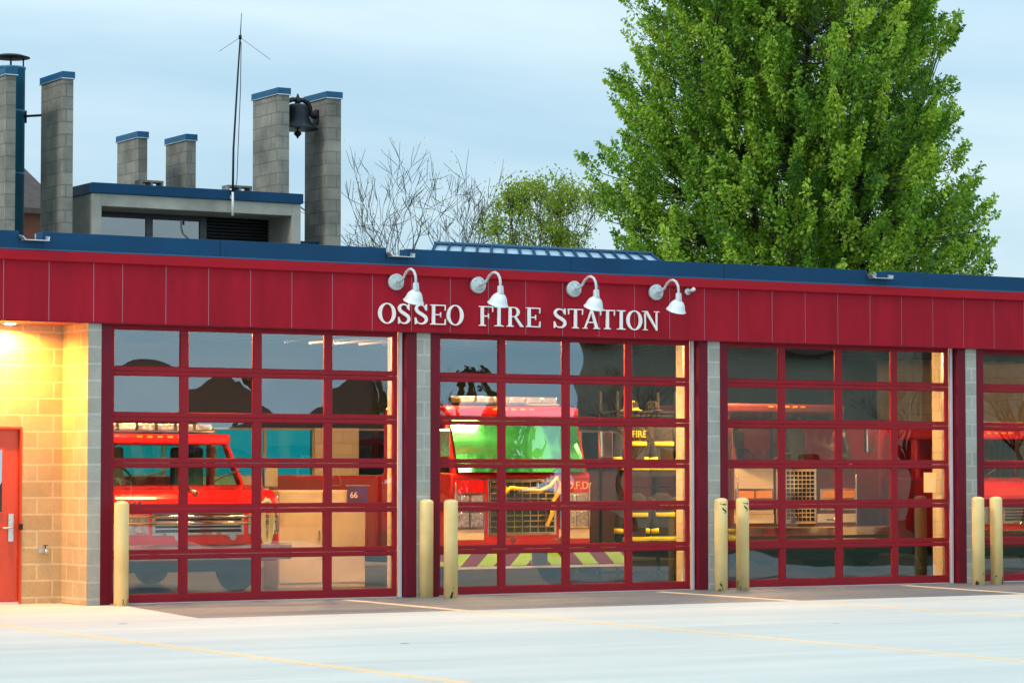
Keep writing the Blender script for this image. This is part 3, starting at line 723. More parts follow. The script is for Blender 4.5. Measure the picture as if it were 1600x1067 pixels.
for i, ((x, y), lab) in enumerate(BL):
    b = b0 if i == 0 else copy_tree(b0)
    b.location = (x, y, G + .002)
    if i in (3, 4):
        for q, (a0, z0, dz, w_) in enumerate(((-1.75, 1.24, .02, .06), (-1.60, 1.12, .07, .02)) if i == 3 else ((-1.50, 1.25, .018, .06), (-1.58, 1.15, .07, .015))):
            mb = MB(); mb.grid(lambda u, v: (.0975*math.cos(a0 + (u-.5)*w_*12 + .3*math.sin(v*5)), .0975*math.sin(a0 + (u-.5)*w_*12 + .3*math.sin(v*5)), z0 + dz*v*(1 + .3*math.sin(u*7))), 6, 4); mb.build('scrape', 'iron', b)
    b.rotation_euler = (R(random.uniform(-.5, .5)), R(random.uniform(-.5, .5)), 0 if i in (3, 4) else random.uniform(0, 6)); b['label'] = lab

# ------------------------------------------------------------------ bell
t = thing('bell', (8.31, 11.4, 7.85), 'dark bronze bell hung on a curved yoke between the two tall right block piers', 'bell')
mb = MB(); mb.lathe([(.385, .16), (.372, .185), (.30, .235), (.245, .30), (.215, .38), (.20, .50), (.185, .575), (.15, .615), (.07, .63), (.001, .632)], (0, 0, 0), 40)
mb.lathe([(.384, .159), (.34, .17), (.27, .24), (.20, .35), (.17, .5), (.001, .58)], (0, 0, 0), 40); mb.build('bell_body', 'bell', t)
mb = MB(); mb.tube([(0, 0, .5), (0, 0, .08)], .018, 8); mb.lathe([(.001, -.0), (.02, .005), (.022, .03), (.05, .05), (.072, .08), (.06, .11), (.02, .13), (.001, .13)], (0, 0, 0), 16); mb.build('clapper', 'iron', t)
mb = MB()
for s in (1, -1):
    mb.tube([(0, 0, .70), (s*.11, 0, .70), (s*.20, 0, .66), (s*.245, 0, .58), (s*.26, 0, .47), (s*.29, 0, .42), (s*.385, 0, .41)], [.042, .045, .045, .045, .045, .042, .042], 8)
mb.lathe([(.05, .62), (.055, .70), (.035, .745), (.014, .80), (.001, .82)], (0, 0, 0), 14); mb.build('yoke', 'iron', t)
for s in (1, -1): 
    x = .383 if s > 0 else -.343
    MB().box(min(x, x - s*.035), max(x, x - s*.035), -.09, .09, .28, .54).build('mounting_bracket', 'iron', t, bevel=.01)

# ------------------------------------------------------------------ antenna
t = thing('radio_antenna', (6.82, 10.90, 6.33), 'tall thin whip antenna with two drooping radials mounted on the front of the roof box', 'antenna')
def an(px, py): # offsets measured at the mast's own distance
    return (px, 0, py)
mb = MB(); mb.tube([(-.03, 0, 0), (-.03, 0, .42)], .022, 8); mb.build('mount_tube', 'white', t)
mb = MB(); mb.tube([(-.03, 0, .42), (-.02, 0, 1.2), (.06, 0, 2.55), (.10, 0, 3.16)], [.022, .020, .017, .015], 8); mb.build('mast', 'iron', t)
mb = MB(); mb.tube([(.10, 0, 3.16), (.125, 0, 3.62)], [.010, .005], 6); mb.tube([(.10, 0, 3.15), (.10, 0, 3.22)], .03, 8); mb.build('whip', 'iron', t)
for q in ((-.31, 2.90), (.70, 2.83)):
    MB().tube([(.10, 0, 3.18), (q[0], 0, q[1])], .004, 5).build('radial', 'iron', t)
mb = MB(); mb.tube([(.11, -.02, 3.1), (.10, -.02, 2.2), (.06, -.02, 1.2), (.04, -.02, .62), (-.01, -.02, .40)], .007, 6); mb.build('cable', 'iron', t)
MB().box(-.06, .0, .02, .058, .30, .36).build('mount_clamp', 'galv', t)

# ------------------------------------------------------------------ cinder blocks on the roof box
def cinder(x, w, lab):
    t = thing('cinder_block', (x, 11.6, 6.796), lab, 'concrete block', 'loose concrete blocks on the roof box')
    mb = MB(); h, d, k = .16, .26, .035
    mb.box(0, w, 0, d, 0, k); mb.box(0, w, 0, d, h - k, h)
    for a in (0, w/2 - k/2, w - k): mb.box(a, a + k, .001, d - .001, k, h - k)
    mb.build('hollow_block', 'pier', t); return t
cinder(5.33, .44, 'hollow concrete block lying on the blue roof box edge between the two short piers')
cinder(7.02, .48, 'hollow concrete block lying on the roof box beside the antenna')

# ------------------------------------------------------------------ fire trucks
def truck(x, yf, w, lab, *, zw, zr, zb=.55, hood=0.0, slope=.35, cab=1.9, body='firered', grille=(.55, .9, 1.7), gm='chrome', ws='ws_clear', bumper='chrome', bw=None, bz=(.45, .72), bd=.45, rear=(3.4, 2.9), lightbar=True, hl=(.75, 1.25), hln=2, lowbed=False, amber=False, pale=False, gcols=10, grows=7):
    t = thing('fire_truck', (x, yf, G), lab, 'fire truck', 'fire trucks parked inside the bays')
    h = w / 2; g = -G
    yc = hood                         # windscreen foot
    mb = MB()
    if hood:
        mb.prism([(.0, zb+g), (.0, zw-.30+g), (.06, zw-.14+g), (.20, zw-.07+g), (hood, zw+g), (hood + cab, zw+g), (hood + cab, zb+g)], 'x', -h, h)
    else:
        mb.prism([(.0, zb+g), (.0, zw-.02+g), (.04, zw+g), (cab, zw+g), (cab, zb+g)], 'x', -h, h)
    bo = mb.build('cab_body', body, t, bevel=.05, seg=3)
    wi = h - .05 if not hood else h - .14
    # roof, pillars and rear wall round a real window opening
    mb = MB(); r0 = yc + slope
    mb.box(-wi, wi, r0 - .06, yc + cab, zr - .16 + g, zr + g)
    ro = mb.build('roof', body, t, bevel=.05, seg=3)
    mb = MB()
    for s in (-1, 1):
        a = s * wi; b = s * (wi - .09)
        lo_, hi_ = min(a, b), max(a, b)
        mb.hexa([(lo_, yc + .02, zw + g - .01), (hi_, yc + .02, zw + g - .01), (hi_, yc + .12, zw + g - .01), (lo_, yc + .12, zw + g - .01)], [(lo_, r0, zr - .158 + g), (hi_, r0, zr - .158 + g), (hi_, r0 + .1, zr - .158 + g), (lo_, r0 + .1, zr - .158 + g)])
        mb.box(lo_, hi_, yc + cab*.62, yc + cab*.70, zw + g - .01, zr - .158 + g)
        mb.box(lo_, hi_, yc + cab - .1, yc + cab - .002, zw + g - .01, zr - .158 + g)
    mb.box(-wi + .09, wi - .09, yc + cab - .06, yc + cab - .003, zw + g - .01, zw + .12 + g)
    mb.build('pillar', body, t, bevel=.015)
    if not hood: MB().box(-.06, .06, yc + .03, yc + .08, zw + g, zw + .05 + g).build('centre_post', 'black', t)
    def fw(u, v):
        X = (-wi + .075) + (2*wi - .15)*u
        q = 4*u*(1-u)
        return (X, yc - .03 + (slope - .02)*v - .09*q + .0, zw + .005 + g + (zr - .165 - zw)*v)
    MB().grid(fw, 16, 8).build('windscreen', ws, t)
    mb = MB()
    for s in (-.5, .42): mb.tube([(s*w*.5, yc - .12, zw + .03 + g), (s*w*.5 + .28, yc - .095, zw + .16 + g), (s*w*.5 + .5, yc - .09, zw + .20 + g)], .011, 6)
    mb.build('wiper', 'black', t)
    for s in (-.45, .45):
        mb = MB(); X = s*w*.55; mb.box(X - .24, X + .24, yc + .85, yc + 1.05, zw - .25 + g, zw + .55 + g); mb.box(X - .15, X + .15, yc + .88, yc + 1.0, zw + .55 + g, zw + .76 + g)
        mb.build('seat', 'seat', t, bevel=.05)
    mb = MB(); rot = Matrix.Rotation(R(55), 4, 'X'); ringp = [(.21*math.cos(a*PI/12), .21*math.sin(a*PI/12), 0) for a in range(25)]
    c = Vector((-w*.25, yc + .52, zw + .10 + g)); mb.tube([c + rot @ Vector(p) for p in ringp], .018, 6, caps=False); mb.tube([c, c + Vector((0, -.2, -.25))], .03, 6); mb.build('steering_wheel', 'black', t)
    # rear body
    ln, rz_ = rear
    if lowbed:
        mb = MB(); mb.box(-h, h, yc + cab + .05, yc + cab + ln, .75 + g, 1.30 + g); mb.build('flat_bed', body, t, bevel=.03)
    else:
        mb = MB(); mb.box(-h, h, yc + cab + .15, yc + cab + ln, .6 + g, rz_ + g); mb.build('rear_body', body, t, bevel=.03)
    # grille
    gw, g0_, g1 = grille; 
    mb = MB(); fr_ = .045
    mb.box(-gw, gw, -.03, -.002, g1 - fr_ + g, g1 + g); mb.box(-gw, gw, -.03, -.002, g0_ + g, g0_ + fr_ + g); mb.box(-gw, -gw + fr_, -.03, -.002, g0_ + fr_ + g, g1 - fr_ + g); mb.box(gw - fr_, gw, -.03, -.002, g0_ + fr_ + g, g1 - fr_ + g)
    gr = mb.build('grille', gm, t, bevel=.006)
    mb = MB()
    for i in range(1, gcols): X = -gw + fr_ + (2*gw - 2*fr_)*i/gcols; mb.box(X - .009, X + .009, -.024, -.008, g0_ + fr_ + g, g1 - fr_ + g)
    for i in range(1, grows): Z = g0_ + fr_ + (g1 - g0_ - 2*fr_)*i/grows + g; mb.box(-gw + fr_, gw - fr_, -.027, -.007, Z - .010, Z + .010)
    mb.build('grille_bars', gm, gr)
    MB().box(-gw + fr_, gw - fr_, -.006, -.001, g0_ + fr_ + g, g1 - fr_ + g).build('radiator', 'black', gr)
    # headlights
    za, zc = hl
    for s in (-1, 1):
        x0, x1 = sorted((s*(h - .04), s*(gw + .06)))
        mb = MB(); mb.box(x0, x1, -.045, -.001, za + g, zc + g); bz_ = mb.build('headlight', 'chrome', t, bevel=.012)
        ww = (x1 - x0 - .04) / hln
        for row in range(1 if zc - za < .34 else 2):
            hh = (zc - za - .04) / (1 if zc - za < .34 else 2)
            mb = MB()
            for i in range(hln): mb.box(x0 + .02 + i*ww + .02, x0 + .02 + (i+1)*ww - .02, -.062, -.046, za + .02 + row*hh + .02 + g, za + .02 + (row+1)*hh - .02 + g)
            mb.build('lamp_lens', 'lens' if row == 0 else ('amber' if amber else 'lens'), bz_, bevel=.012)
    # bumper
    b = (bw or w + .1) / 2
    bm = MB().box(-b, b, -bd, -.06, bz[0] + g, bz[1] + g).build('bumper', bumper, t, bevel=.02)
    if bumper == 'chevron':
        MB().box(-b - .01, b + .01, -bd - .01, -.04, bz[1] + .001 + g, bz[1] + .035 + g).build('tread_plate', 'chrome', t)
        MB().box(-b, b, -bd - .004, -bd + .03, bz[0] - .035 + g, bz[0] - .001 + g).build('bumper_edge', 'white', t)
        MB().box(-.14, .14, -bd - .03, -bd - .001, bz[0] + .02 + g, bz[1] - .02 + g).build('fog_lamp', 'chrome', t, bevel=.01)
    else:
        mb = MB(); mb.box(-b*.94, b*.94, -bd - .012, -bd - .001, bz[0] + .10 + g, bz[0] + .15 + g); mb.build('bumper_strip', 'black', t)
    if lightbar:
        lb = MB().box(-w*.36, w*.36, r0 + .05, r0 + .38, zr + .02 + g, zr + .05 + g).build('light_bar', 'chrome', t)
        MB().box(-w*.33, w*.33, r0 + .1, r0 + .33, zr - .01 + g, zr + .019 + g).build('light_bar_foot', 'black', t)
        for i in range(6):
            a = -w*.355 + i*w*.71/6; MB().box(a + .02, a + w*.71/6 - .02, r0 + .06, r0 + .37, zr + .051 + g, zr + .15 + g).build('beacon', ('redlens', 'redlens', 'lens', 'lens', 'amber', 'redlens')[i] if not (amber or pale) else 'lens' if pale else ('amber', 'redlens', 'amber')[i % 3], lb, bevel=.015)
    for i in range(5): MB().box((i-2)*.16 - .04, (i-2)*.16 + .04, r0 - .075, r0 - .061, zr - .06 + g, zr - .03 + g).build('marker_lamp', 'amber', ro)
    for s in (-1, 1):
        MB().tube([(s*(h - .06), -.055, zb + .42 + g), (s*(h - .06), -.06, zb + .45 + g), (s*(h - .06), -.06, zw - .18 + g), (s*(h - .06), -.04, zw - .15 + g)], .014, 8).build('grab_rail', 'chrome', t)
        MB().lathe([(.05, 0), (.02, .06), (.012, .20), (.014, .24)], (s*.42, -bd + .03, bz[1] + .10 + g), 14, Matrix.Rotation(-PI/2, 4, 'X')).build('air_horn', 'chrome', t)
    mb = MB(); mb.box(-h + .06, h - .06, -.004, -.0005, zw - .10 + g, zw - .088 + g); mb.box(-gw - .045, -gw - .035, -.004, -.0005, zb + .05 + g, zw - .105 + g); mb.box(gw + .035, gw + .045, -.004, -.0005, zb + .05 + g, zw - .105 + g)
    if not hood: mb.build('panel_seam', 'black', t)
    for s in (-1, 1):
        mr = MB().tube([(s*(wi - .02), yc + .25, zr - .35 + g), (s*(h + .16), yc - .05, zr - .38 + g), (s*(h + .2), yc - .1, zr - .42 + g)], .015, 6).build('mirror', 'black', t)
        MB().box(s*(h + .2) - .11, s*(h + .2) + .11, yc - .16, yc - .06, zr - .78 + g, zr - .36 + g).build('mirror_housing', 'chrome', mr, bevel=.02)
    for yy in (hood*.5 + .75, hood + cab + ln - 1.3):
        for s in (-1, 1):
            rot = Matrix.Rotation(s*PI/2, 4, 'Y')
            wh = MB().lathe([(.30, -.12), (.44, -.14), (.47, -.09), (.47, .09), (.44, .14), (.30, .12)], (s*(h - .14), yy, .47), 28, rot).build('wheel', 'black', t)
            MB().lathe([(.29, .08), (.27, .10), (.12, .06), (.10, .13), (.001, .14)], (s*(h - .14), yy, .47), 20, rot).build('rim', 'chrome', wh)
    MB().box(-h + .25, h - .25, .3, hood + cab + ln - .1, .32 + g + .08, .58 + g).build('chassis', 'black', t)
    return t
# bay 1: bonneted truck
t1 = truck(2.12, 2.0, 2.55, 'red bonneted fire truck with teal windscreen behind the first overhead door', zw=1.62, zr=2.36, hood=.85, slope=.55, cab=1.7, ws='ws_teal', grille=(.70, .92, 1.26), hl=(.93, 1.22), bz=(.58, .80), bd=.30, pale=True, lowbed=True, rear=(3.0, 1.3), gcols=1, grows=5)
mb = MB(); mb.tube([(-1.15, -.16, 1.10), (1.15, -.16, 1.10)], .022, 10); mb.build('push_bar', 'chrome', t1)
mb = MB(); mb.tube([(-1.15, -.16, 1.01), (1.15, -.16, 1.01)], .022, 10); mb.build('push_bar', 'chrome', t1)
mb = MB()
for i in range(4): mb.prism([(-1.22 + i*.085, 1.215), (-1.18 + i*.085, 1.215), (-1.10 + i*.085, 1.31), (-1.14 + i*.085, 1.31)], 'y', -.006, -.001)
mb.build('hood_stripe', 'purple', t1)
MB().tube([(-.05, .20, 1.485), (.0, .04, 1.42)], .035, 8).build('hood_emblem', 'chrome', t1)
pts = [((.075 + .03*math.sin(i*.31))*math.cos(i/14*2*PI), -.06 - .015*math.sin(i*.9), (.30 + .05*math.sin(i*.23))*math.sin(i/14*2*PI) - .04*(i % 5)/5) for i in range(85)]
ho1 = MB().tube(pts, .019, 7).build('hose_coil', 'palehose', None); ho1.location = (3.10, 1.86, 1.10)
tag(ho1, 'pale coiled hose hung on the right front corner of the bonneted red truck', 'hose')
# bay 2: cab-over engine
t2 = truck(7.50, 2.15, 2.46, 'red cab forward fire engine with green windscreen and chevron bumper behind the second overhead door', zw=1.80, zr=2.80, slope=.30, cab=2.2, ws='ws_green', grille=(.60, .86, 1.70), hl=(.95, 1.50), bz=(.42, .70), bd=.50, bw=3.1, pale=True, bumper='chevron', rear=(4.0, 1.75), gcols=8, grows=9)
text_mesh('lettering', 'O.F.D.', .165, 'gold', t2, (1.005, -.006, 1.60 - G), (PI/2, 0, 0), .004)
mb = MB(); mb.box(-1.20, -.66, -.012, -.001, .80 - G, 1.0 - G); mb.box(.66, 1.20, -.012, -.001, .80 - G, .94 - G); mb.build('white_stripe', 'cream', t2)
# bay 3
t3 = truck(12.60, 2.15, 2.46, 'maroon fire engine with tall mesh grille and long steel bumper behind the third overhead door', zw=1.92, zr=2.90, slope=.28, cab=2.2, body='fired', lightbar=False, ws='ws_clear', grille=(.40, .98, 1.86), hl=(1.20, 1.55), bz=(.66, .95), bd=.55, bw=3.0, rear=(3.6, 1.85), gcols=9, grows=12, amber=True)
mb = MB(); mb.box(-1.2, -.43, -.012, -.001, 1.0 - G, 1.14 - G); mb.box(.43, 1.2, -.012, -.001, 1.0 - G, 1.14 - G); mb.build('cream_stripe', 'cream', t3)
MB().box(-1.19, -.44, -.010, -.0012, 1.145 - G, 1.88 - G).build('painted_cream_reflection', 'cream', t3)  # pale reflection on the maroon front, painted as a cream area
# bay 4
t4 = truck(17.35, 2.0, 2.5, 'bright red truck with amber roof lights partly seen behind the fourth overhead door', zw=1.72, zr=2.52, hood=.5, slope=.4, cab=1.8, ws='ws_clear', grille=(.6, .95, 1.3), hl=(.95, 1.28), bz=(.62, .86), bd=.35, rear=(5, 2.7), amber=True, gcols=1, grows=5)
# hose lying over the bumper of the engine in bay 2
ho = MB().tube([(-.42, -.10, 1.46), (-.30, -.13, 1.57), (-.05, -.12, 1.55), (.22, -.12, 1.52), (.40, -.13, 1.60), (.50, -.15, 1.72), (.57, -.14, 1.60), (.55, -.13, 1.50), (.46, -.12, 1.38), (.42, -.13, 1.15), (.33, -.14, 1.00)], .030, 10).build('fire_hose', 'hose')
ho.location = (7.5, 2.10, 0); tag(ho, 'yellow hose draped over the chrome grille of the red engine in the second bay', 'hose')

# ------------------------------------------------------------------ gear inside the bays
def turnout_coat(loc, lab, txt=None):
    t = thing('turnout_coat', loc, lab, 'coat', 'turnout coats on the gear rack')
    mb = MB(); prof = [(.02, .30, .13), (.0, .29, .13), (.25, .25, .12), (.55, .22, .115), (.72, .23, .11), (.80, .19, .09), (.86, .09, .07)]
    vs = []; n = 18
    for z, a, b in prof[1:]:
        for k in range(n): u = 2*PI*k/n; vs.append((a*math.cos(u)*(1 + .04*math.sin(5*u)), b*math.sin(u)*(1 + .08*math.cos(4*u)), z))
    m = len(prof) - 1
    mb.add(vs, [(i*n + k, i*n + (k+1) % n, (i+1)*n + (k+1) % n, (i+1)*n + k) for i in range(m-1) for k in range(n)] + [tuple(range((m-1)*n, m*n))], True)
    for s in (-1, 1): mb.tube([(s*.19, 0, .76), (s*.27, -.02, .62), (s*.33, -.03, .38), (s*.35, -.04, .12)], [.075, .08, .07, .065], 10)
    c = mb.build('coat_shell', 'coat', t)
    mb = MB()
    for z in (.10, .48):
        a = .29 - .15*z if z < .4 else .235
        mb.lathe([(1, z), (1.02, z+.005), (1.02, z+.065), (1, z+.07)], (0, 0, 0), 24, Matrix.Diagonal((a, .138, 1, 1)))
    for s in (-1, 1): mb.tube([(s*.337, -.033, .30), (s*.343, -.036, .22)], .078, 10)
    mb.build('reflective_band', 'hiviz', t)
    if txt: text_mesh('back_lettering', txt, .15, 'hiviz', t, (0, -.137, .66), (PI/2, 0, 0), .004)
    MB().tube([(0, 0, .84), (0, 0, .93), (0, .03, .95)], .008, 6).build('hanger_loop', 'iron', t)
    return t
rk = thing('gear_rack', (10.35, 3.3, G), 'open steel gear rack standing between the second and third bays', 'rack')
mb = MB()
for sx in (-.55, .55):
    for sy in (-.25, .25): mb.box(sx - .02, sx + .02, sy - .02, sy + .02, .002, 3.0)
mb.build('upright', 'iron', rk)
mb = MB(); mb.box(-.57, .57, -.27, .27, 2.66, 2.69); mb.build('shelf', 'iron', rk); mb = MB(); mb.box(-.57, .57, -.27, .27, .12, .15); mb.build('lower_shelf', 'iron', rk)
mb = MB(); mb.box(-.55, .55, -.24, -.20, 2.60, 2.64); mb.tube([(-.55, -.22, 1.49), (.55, -.22, 1.49)], .012, 6); mb.build('rail', 'iron', rk)
turnout_coat((10.12, 3.05, 1.74), 'black turnout coat lettered FIRE hanging upper left on the gear rack', 'FIRE')
turnout_coat((10.62, 3.05, 1.74), 'plain black turnout coat with yellow bands hanging upper right on the gear rack')
turnout_coat((10.12, 3.02, .62), 'plain black turnout coat with yellow bands hanging lower left on the gear rack')
turnout_coat((10.62, 3.02, .62), 'black turnout coat lettered FIRE hanging lower right on the gear rack', 'FIRE')
def helmet(loc, lab, mt):
    t = thing('fire_helmet', loc, lab, 'helmet', 'helmets on the gear rack shelf')
    d = Matrix.Diagonal((.9, 1.15, 1, 1))
    MB().lathe([(.125, .02), (.125, .06), (.105, .12), (.06, .155), (.001, .165)], (0, 0, 0), 22, d).build('crown', mt, t)
    MB().lathe([(.125, .03), (.185, .004), (.183, .0), (.12, .018)], (0, 0, 0), 22, d).build('brim', mt, t)
    MB().box(-.04, .04, -.165, -.12, .05, .14).build('badge_holder', 'black', t)
    return t
helmet((10.15, 3.2, G + 2.692), 'yellow fire helmet on the left of the gear rack shelf', 'hiviz')
helmet((10.55, 3.2, G + 2.692), 'black fire helmet on the right of the gear rack shelf', 'black')
t = thing('storage_cabinet', (4.75, 3.3, G), 'wide beige steel storage cabinet standing behind the right side of the first door', 'cabinet')
MB().box(-.75, .70, 0, .5, .002, 1.45).build('carcass', 'cabinet', t, bevel=.01)
for a in (-.74, -.02):
    d = MB().box(a, a + .71, -.022, -.001, .08, 1.43).build('cabinet_door', 'cabinet', t, bevel=.006)
    MB().box(a + (.64 if a < -.5 else .04), a + (.66 if a < -.5 else .06), -.05, -.023, .70, .85).build('handle', 'chrome', d)
t = thing('banner', (5.30, 3.262, 1.40), 'small purple banner with pale numerals hung on the beige cabinet', 'banner')
MB().box(-.17, .17, -.012, -.001, -.10, .20).build('cloth', 'purple', t)
text_mesh('numerals', '66', .13, 'letter', t, (-.07, -.014, .06), (PI/2, 0, 0), .002)
MB().tube([(-.2, -.008, .205), (.2, -.008, .205)], .008, 6).build('rod', 'galv', t)
nt_ = MB().box(13.876, 13.882, .20, .50, 1.49, 1.80).build('paper_notice', 'paper')
nt_.location = (0.0, 0, 0); tag(nt_, 'white paper notice taped inside on the block pilaster right of the third door', 'notice')
# hung fluorescent fittings
def tubes(x, y, lab):
    t = thing('fluorescent_light', (x, y, (3.755 if y < 1 else 3.83) if x != 6.2 else 3.95), lab, 'ceiling light', 'fluorescent fittings in the bays')
    MB().box(-.62, .62, -.014, .014, .0, .04).build('housing', 'white', t)
    for s in (-.045, .045): MB().tube([(-.6, s, .012), (.6, s, .012)], .018, 8).build('tube', 'tube', t)
    for s in (-.4, .4): MB().tube([(s, 0, .04), (s, 0, (.33 if y < 1 else .25) if x != 6.2 else .15)], .005, 5).build('hanger', 'iron', t)
    return t
nm = ['first', 'second', 'third', 'fourth']
for k in range(4):
    for y, w in ((.62, 'near the front'), (2.15, 'further back')):
        if (k > 2 and y > 2) or (k == 2 and y < 1): continue
        tubes(2.07 + BAY*k, y, 'twin tube fluorescent fitting hung %s of the %s bay' % (w, nm[k]))

tubes(11.0, 1.5, 'twin tube fluorescent fitting added unseen to brighten the maroon engine in the third bay')  # extra fitting added out of sight to brighten the engine front
tubes(6.2, 6.8, 'twin tube fluorescent fitting seen glowing through the top of the first overhead door')
# ------------------------------------------------------------------ trees
def leaf_mesh(name, pos, dirs, size, tone, mat, parent, seed):
    """many folded leaves: 6 verts, two quads each"""
    rg = np.random.default_rng(seed); n = len(pos)
    d = dirs / (np.linalg.norm(dirs, axis=1, keepdims=True) + 1e-9)
    rnd = rg.normal(size=(n, 3)); s = np.cross(d, rnd); s /= (np.linalg.norm(s, axis=1, keepdims=True) + 1e-9)
    nn = np.cross(s, d); L = size[:, None]
    base = pos; tip = pos + d*L; mid = pos + d*L*.5
    a = mid + s*L*.34 + nn*L*.16; b = mid - s*L*.34 + nn*L*.16
    a2 = pos + d*L*.72 + s*L*.15 + nn*L*.08; b2 = pos + d*L*.72 - s*L*.15 + nn*L*.08
    V = np.stack([base, a, a2, tip, b2, b], 1).reshape(-1, 3)
    off = np.arange(n)[:, None] * 6
    fa = (off + np.array([[0, 1, 2, 3]])); fb = (off + np.array([[0, 3, 4, 5]]))
    Fi = np.stack([fa, fb], 1).reshape(-1)
    me = bpy.data.meshes.new(name); me.vertices.add(len(V)); me.vertices.foreach_set('co', V.ravel().astype(np.float32))
    me.loops.add(len(Fi)); me.loops.foreach_set('vertex_index', Fi.astype(np.int32))
    me.polygons.add(2*n); me.polygons.foreach_set('loop_start', np.arange(0, 8*n, 4, dtype=np.int32)); me.polygons.foreach_set('loop_total', np.full(2*n, 4, dtype=np.int32))
    at = me.attributes.new('tone', 'FLOAT', 'POINT'); at.data.foreach_set('value', np.repeat(tone, 6).astype(np.float32))
    me.update(calc_edges=True); me.validate()
    me.materials.append(M[mat]); o = bpy.data.objects.new(name, me); col.objects.link(o); o.parent = parent
    return o
def interp(z, zs, rs): return np.interp(z, zs, rs)
def maple(loc, lab, zs, rs, ntuft, leaves, lsize, seed, mat='leaf', trunk=.42, fork=3.2, tl=(.55, 1.25), lean=(0, 0), clump=False):
    rg = np.random.default_rng(seed); t = thing('maple_tree' if mat == 'leaf' else 'leafy_tree', loc, lab, 'tree')
    zmin, zmax = zs[0], zs[-1]
    # wobble of the outline
    ph = rg.uniform(0, 6.28, 6)
    P = []; 
    while len(P) < ntuft:
        z = rg.uniform(zmin, zmax); a = rg.uniform(0, 2*PI)
        r = interp(z, zs, rs) * (1 + .10*math.sin(3*a + ph[0] + z*.5) + .07*math.sin(5*a + ph[1] - z*.9) + .05*math.sin(z*2.1 + ph[2] + a))
        if rg.uniform() > (r / max(rs))**1.2 + .06: continue
        q = rg.uniform()**.42
        if clump and math.sin(7*a + ph[3] + z*1.9)*math.sin(z*2.6 + ph[4] - a*2) < -.62: continue
        P.append((r*q*math.cos(a) + lean[0]*z, r*q*math.sin(a) + lean[1]*z, z, q, a))
    lp = []; ld_ = []; ls = []; lt = []; mb = MB(); tw = MB()
    top = Vector((0, 0, zmax*.93)); pts = [(0, 0, -.1), (.05, .02, fork*.5), (0, .05, fork), (.1, 0, zmax*.5), (0, .1, zmax*.75), (0, 0, zmax*.95)]
    mb.tube(pts, [trunk*1.25, trunk, trunk*.9, trunk*.5, trunk*.25, .03], 10)
    limbs = []
    for i in range(16):
        a = i*2.399 + rg.uniform(-.3, .3); zb_ = fork + (zmax*.55 - fork)*i/16; ze_ = zb_ + rg.uniform(.28, .5)*(zmax - zmin); rr = interp(min(ze_, zmax), zs, rs)*rg.uniform(.55, .8)
        L = [Vector((0, 0, zb_)), Vector((rr*.35*math.cos(a), rr*.35*math.sin(a), zb_ + (ze_-zb_)*.3)), Vector((rr*.72*math.cos(a+.1), rr*.72*math.sin(a+.1), zb_ + (ze_-zb_)*.65)), Vector((rr*math.cos(a), rr*math.sin(a), ze_))]
        k = trunk*.42*(1 - .5*i/16); mb.tube(L, [k, k*.75, k*.45, k*.15], 7); limbs.append(L)
    nodes = [p for L in limbs for p in (L[1], L[2], L[3], (L[1]+L[2])/2, (L[2]+L[3])/2)] + [Vector(p) for p in pts[2:]]
    NA = np.array([tuple(p) for p in nodes])
    for (x, y, z, q, a) in P:
        # each tuft is an upswept shoot with drooping leaves along it
        out = np.array([math.cos(a)*(.25 + .75*q), math.sin(a)*(.25 + .75*q), .95 + rg.uniform(-.35, .45)]); out += rg.normal(size=3)*.22; out /= np.linalg.norm(out)
        L = rg.uniform(*tl); c = np.array([x, y, z]); b0_ = c - out*L*.5; b1 = c + out*L*.5 + np.array([0, 0, .08])
        dd = NA - b0_; dist = np.linalg.norm(dd, axis=1) + np.maximum(dd[:, 2], 0)*1.5; j = int(np.argmin(dist)); st = NA[j]
        mid = st*.5 + b0_*.5 + np.array([0, 0, -.05*dist[j]])
        tw.tube([st, mid, b0_, b1], [.028, .018, .012, .004], 4, caps=False)
        m = max(6, int(leaves * rg.uniform(.55, 1.35) * L)); u = rg.uniform(0, 1, m)**.8
        pos = b0_ + (b1 - b0_)*u[:, None]; sp = (.05 + .12*np.sin(np.clip(u*1.1 + .05, 0, 1)*PI))*L**.5
        o = rg.normal(size=(m, 3)); o /= np.linalg.norm(o, axis=1, keepdims=True); pos = pos + o*sp[:, None]*rg.uniform(.35, 1.15, (m, 1))
        dr = o*.8 + np.array([0, 0, -.45]) + out*.25 + rg.normal(size=(m, 3))*.35
        lp.append(pos); ld_.append(dr); ls.append(lsize*rg.uniform(.45, 1.35, m)); lt.append(np.clip(.48 + rg.normal()*.22 + rg.normal(size=m)*.17, 0, 1))
    mb.build('trunk', 'bark', t); tw.build('twigs', 'twig', t)
    leaf_mesh('crown', np.concatenate(lp), np.concatenate(ld_), np.concatenate(ls), np.concatenate(lt), mat, t, seed + 1)
    return t
maple((31.65, 27.9, G), 'huge dense green maple tree rising behind the right half of the station', [4.2, 6.0, 7.5, 9.0, 10.6, 11.9, 13.3, 15, 18, 20.5], [4.3, 4.85, 4.95, 4.85, 4.75, 4.5, 4.25, 3.9, 2.8, .7], 2750, 150, .118, 11, trunk=.45, tl=(.6, 1.5), clump=True)

